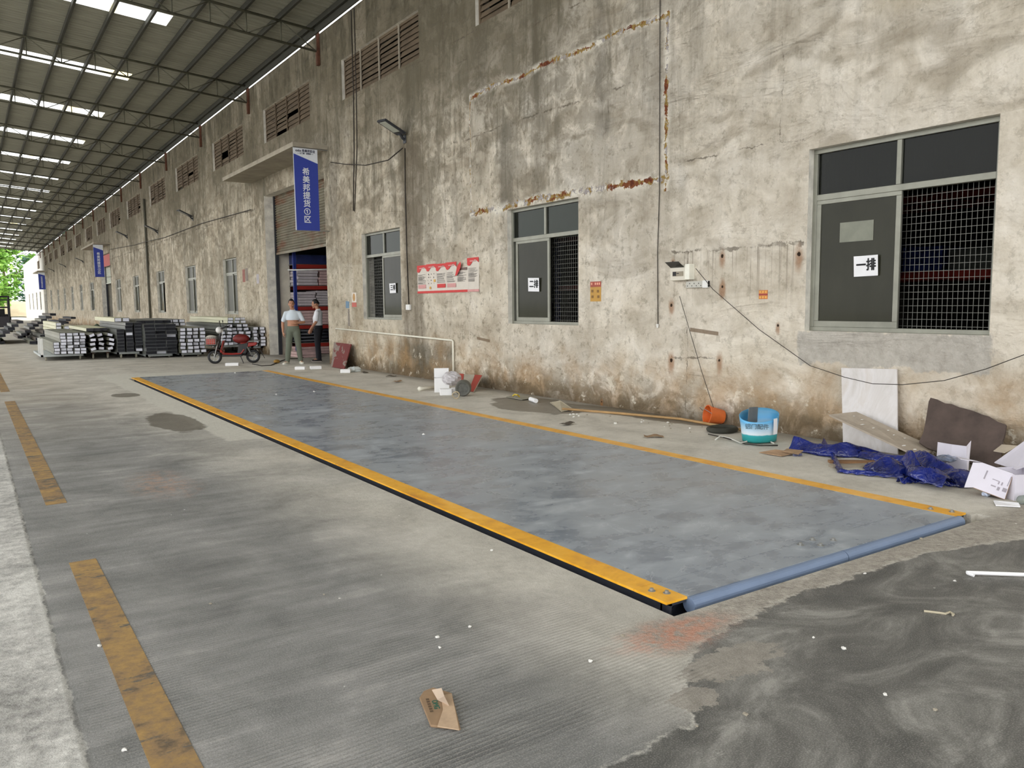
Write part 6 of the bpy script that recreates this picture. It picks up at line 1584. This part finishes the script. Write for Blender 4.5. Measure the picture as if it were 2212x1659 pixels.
Mb = Vector((1, -.3, 0)).to_track_quat('Z', 'Y').to_matrix().to_4x4(); Mb.translation = Vector((0, 0, .034))
b = MB(); b.lathe([(.0, .0), (.028, .0), (.033, .01), (.033, .11), (.028, .14), (.013, .17), (.013, .185)], 20, Mb, False, True); b.build('bottle_body', M_pet, root, smooth=True)
b = MB(); b.lathe([(.015, .183), (.015, .20)], 14, Mb, True, True); b.build('cap', M_white, root)

# blue tarpaulin heap
M_tarp = NT('blue_tarpaulin', .16, spec=.7); M_tarp.color(M_tarp.ramp(M_tarp.noise(5, 4, .6), [(.3, lin((10, 16, 66))), (.7, lin((24, 42, 128)))])); M_tarp.bump(M_tarp.noise(9, 3, .55, dist=1.5), .6, .03); M_tarp = M_tarp.m
root = thing('blue_tarpaulin', 'crumpled shiny blue tarpaulin sprawled on the floor below the nearest window', 'tarpaulin', tuple(G(1900, 1010))); o0 = Vector(root.location)
def ribbon(nm, spine, wid, hgt, seed, nu=44, nv=16):
    r = random.Random(seed); ph = [r.uniform(0, 6) for _ in range(8)]; S = [Vector(s) for s in spine]
    def at(u):
        x = u * (len(S) - 1); i = min(int(x), len(S) - 2); return S[i].lerp(S[i + 1], x - i), (S[i + 1] - S[i]).normalized()
    tri = lambda x: abs((x / PI) % 2 - 1)
    b = MB()
    def fn(u, v):
        p, t = at(u); s = t.cross(Vector((0, 0, 1))).normalized(); w_ = wid(u); k = (v - .5) * 2
        h = hgt(u); z = h * max(0, 1 - abs(k) ** 1.6) * (.62 + .55 * tri(u * 11 + k * 2.2 + ph[0])) + h * .30 * (tri(k * 5 + u * 6 + ph[1]) - .5) * (1 - abs(k)) + .012 * tri(u * 31 + k * 9 + ph[2])
        return tuple(p - o0 + s * (k * w_ * (.85 + .3 * tri(u * 7 + ph[3]))) + Vector((0, 0, max(.003, z + .004))))
    b.grid(fn, nu, nv); o = b.build(nm, M_tarp, root, smooth=True); sd = o.modifiers.new('t', 'SOLIDIFY'); sd.thickness = .003; return o
ribbon('rolled_strip', [G(1716, 972), G(1790, 985), G(1860, 985), G(1960, 1010)], lambda u: .10, lambda u: .13 - .04 * u, 1)
ribbon('strap_fold', [G(1779, 966), G(1800, 990), G(1817, 1023)], lambda u: .028, lambda u: .05 * (1 - u) + .02, 2)
ribbon('lower_hem', [G(1814, 1022), G(1870, 1028), G(1955, 1036)], lambda u: .022, lambda u: .03, 3)
ribbon('main_bundle', [G(1872, 1012), G(1920, 1022), G(1985, 1030)], lambda u: .06 + .09 * math.sin(PI * u), lambda u: .04 + .10 * math.sin(PI * u), 4)
ribbon('main_bundle', [G(1960, 1008), G(2010, 1030), G(2075, 1046), G(2108, 1052)], lambda u: .10 + .10 * math.sin(PI * u), lambda u: .13 + .06 * math.sin(PI * u) - .07 * u, 5)
ribbon('twisted_fold', [G(1965, 1000, .12), G(1985, 1030, .06), G(2050, 1052, .02)], lambda u: .07 + .05 * u, lambda u: .10, 6)
ribbon('trailing_edge', [G(1942, 1045), G(1975, 1043), G(2020, 1047)], lambda u: .035, lambda u: .05, 7)
b = MB(); b.ball((0, 0, .0), (.12, .08, .03), 16, 8, .18); o = b.build('clear_wrap', mat('clear_wrap', (120, 130, 150), .08, var=.5, vs=14), loc=G(2040, 1022) + Vector((0, 0, .13))); tag(o, 'crumpled clear plastic lying on the blue tarpaulin beside the cartons', 'plastic wrap')
b = MB(); b.ball((0, 0, .0), (.06, .04, .022), 12, 6, .25); o = b.build('clear_wrap', mat('dark_wrap', (90, 92, 120), .12, var=.4, vs=14), loc=G(1722, 985) + Vector((0, 0, .02))); tag(o, 'small crumpled plastic at the left end of the blue tarpaulin', 'plastic wrap')
for k, (x, y, L_, rz) in enumerate(((1850, 1008, .5, -.5), (1840, 1000, .42, -.7))):
    b = MB(); b.box(-L_ / 2, L_ / 2, -.04, .04, 0, .022); o = b.build('timber_offcut', mat('timber_%d' % k, ((150, 140, 124), (132, 98, 66))[k], .8, var=.2), loc=G(x, y)); o.rotation_euler.z = rz; tag(o, ('grey timber offcut lying under the blue tarpaulin', 'brown timber offcut lying under the blue tarpaulin')[k], 'timber')

# ================================================================ outside the far end
M_leaf = NT('bright_leaf', .6); M_leaf.color(M_leaf.ramp(M_leaf.noise(.35, 4, .6), [(.3, lin((92, 138, 54))), (.5, lin((132, 178, 74))), (.7, lin((168, 206, 96)))])); M_leaf = M_leaf.m
M_leaf2 = mat('blue_green_leaf', (76, 116, 96), .7, var=.3, vs=.4); M_bark = mat('bark', (92, 78, 66), .9, var=.2)
def tree(x, y, h, R, label, leaf, seed, low=.25):
    r = random.Random(seed); root = thing('tree', label, 'tree', (x, y, 0), group='trees beyond the far end of the hall')
    b = MB(); b.tube([(0, 0, 0), (.2, .1, h * .3), (-.2, .2, h * .6), (0, 0, h * .85)], [.35, .28, .18, .06], 8)
    for k in range(6):
        a = r.uniform(0, 6.28); b.tube([(0, .1, h * (.3 + .08 * k)), (R * .6 * math.cos(a), R * .6 * math.sin(a), h * (.42 + .08 * k))], [.12, .03], 5)
    b.build('trunk', M_bark, root, smooth=True)
    b = MB()
    for k in range(60):
        a = r.uniform(0, 6.28); q = r.random() ** .5; z = r.uniform(low, 1.0); rad = R * math.sin(PI * min(.98, .18 + .8 * (z - low) / (1 - low) * .95)) ** .6
        c = Vector((rad * q * math.cos(a), rad * q * math.sin(a), h * z)); s = r.uniform(.7, 1.5)
        for j in range(34):
            n_ = Vector((r.gauss(0, 1), r.gauss(0, 1), r.gauss(0, 1))).normalized(); p = c + n_ * s * r.random() ** .4 * Vector((1.3, 1.3, .7)).x; p.z = c.z + n_.z * s * .6
            t = Vector((r.gauss(0, 1), r.gauss(0, 1), r.gauss(0, .5))).normalized(); u = t.cross(Vector((r.gauss(0, .4), r.gauss(0, .4), 1))).normalized(); l = r.uniform(.40, .80)
            b.quad(p - t * l, p + u * l * .5, p + t * l, p - u * l * .5)
    b.build('foliage', leaf, root)
tree(-8.0, 160, 17, 6.5, 'bright green tree filling the left of the far opening', M_leaf, 1, .15)
tree(6.0, 176, 18, 6.5, 'bright green tree right of the first, beyond the far opening', M_leaf, 2, .18)
tree(-1.5, 205, 24, 8, 'tall bluish green tree behind the bright ones', M_leaf2, 3, .1)
tree(15.5, 215, 24, 7, 'bluish green tree close to the end of the white wall', M_leaf2, 4, .1)
tree(-20, 185, 20, 8, 'bluish green tree at the far left of the opening', M_leaf2, 5, .1)
tree(3.4, 158, 13, 4.0, 'smaller bright green tree low beside the end of the wall', M_leaf, 6, .2)
b = MB(); b.grid(lambda u, v: (-40 + 70 * u, 160 + 6 * v, .02 + 2.6 * v ** .7 + .15 * math.sin(u * 40)), 40, 6); o = b.build('ground_bank', mat('sandy_bank', (196, 178, 148), .9, var=.15, vs=.6)); struct(o)
b = MB(); b.box(-200, 200, 166, 700, -1, 0.0); o = b.build('ground_beyond', mat('ground_beyond', (120, 132, 84), .9)); struct(o)
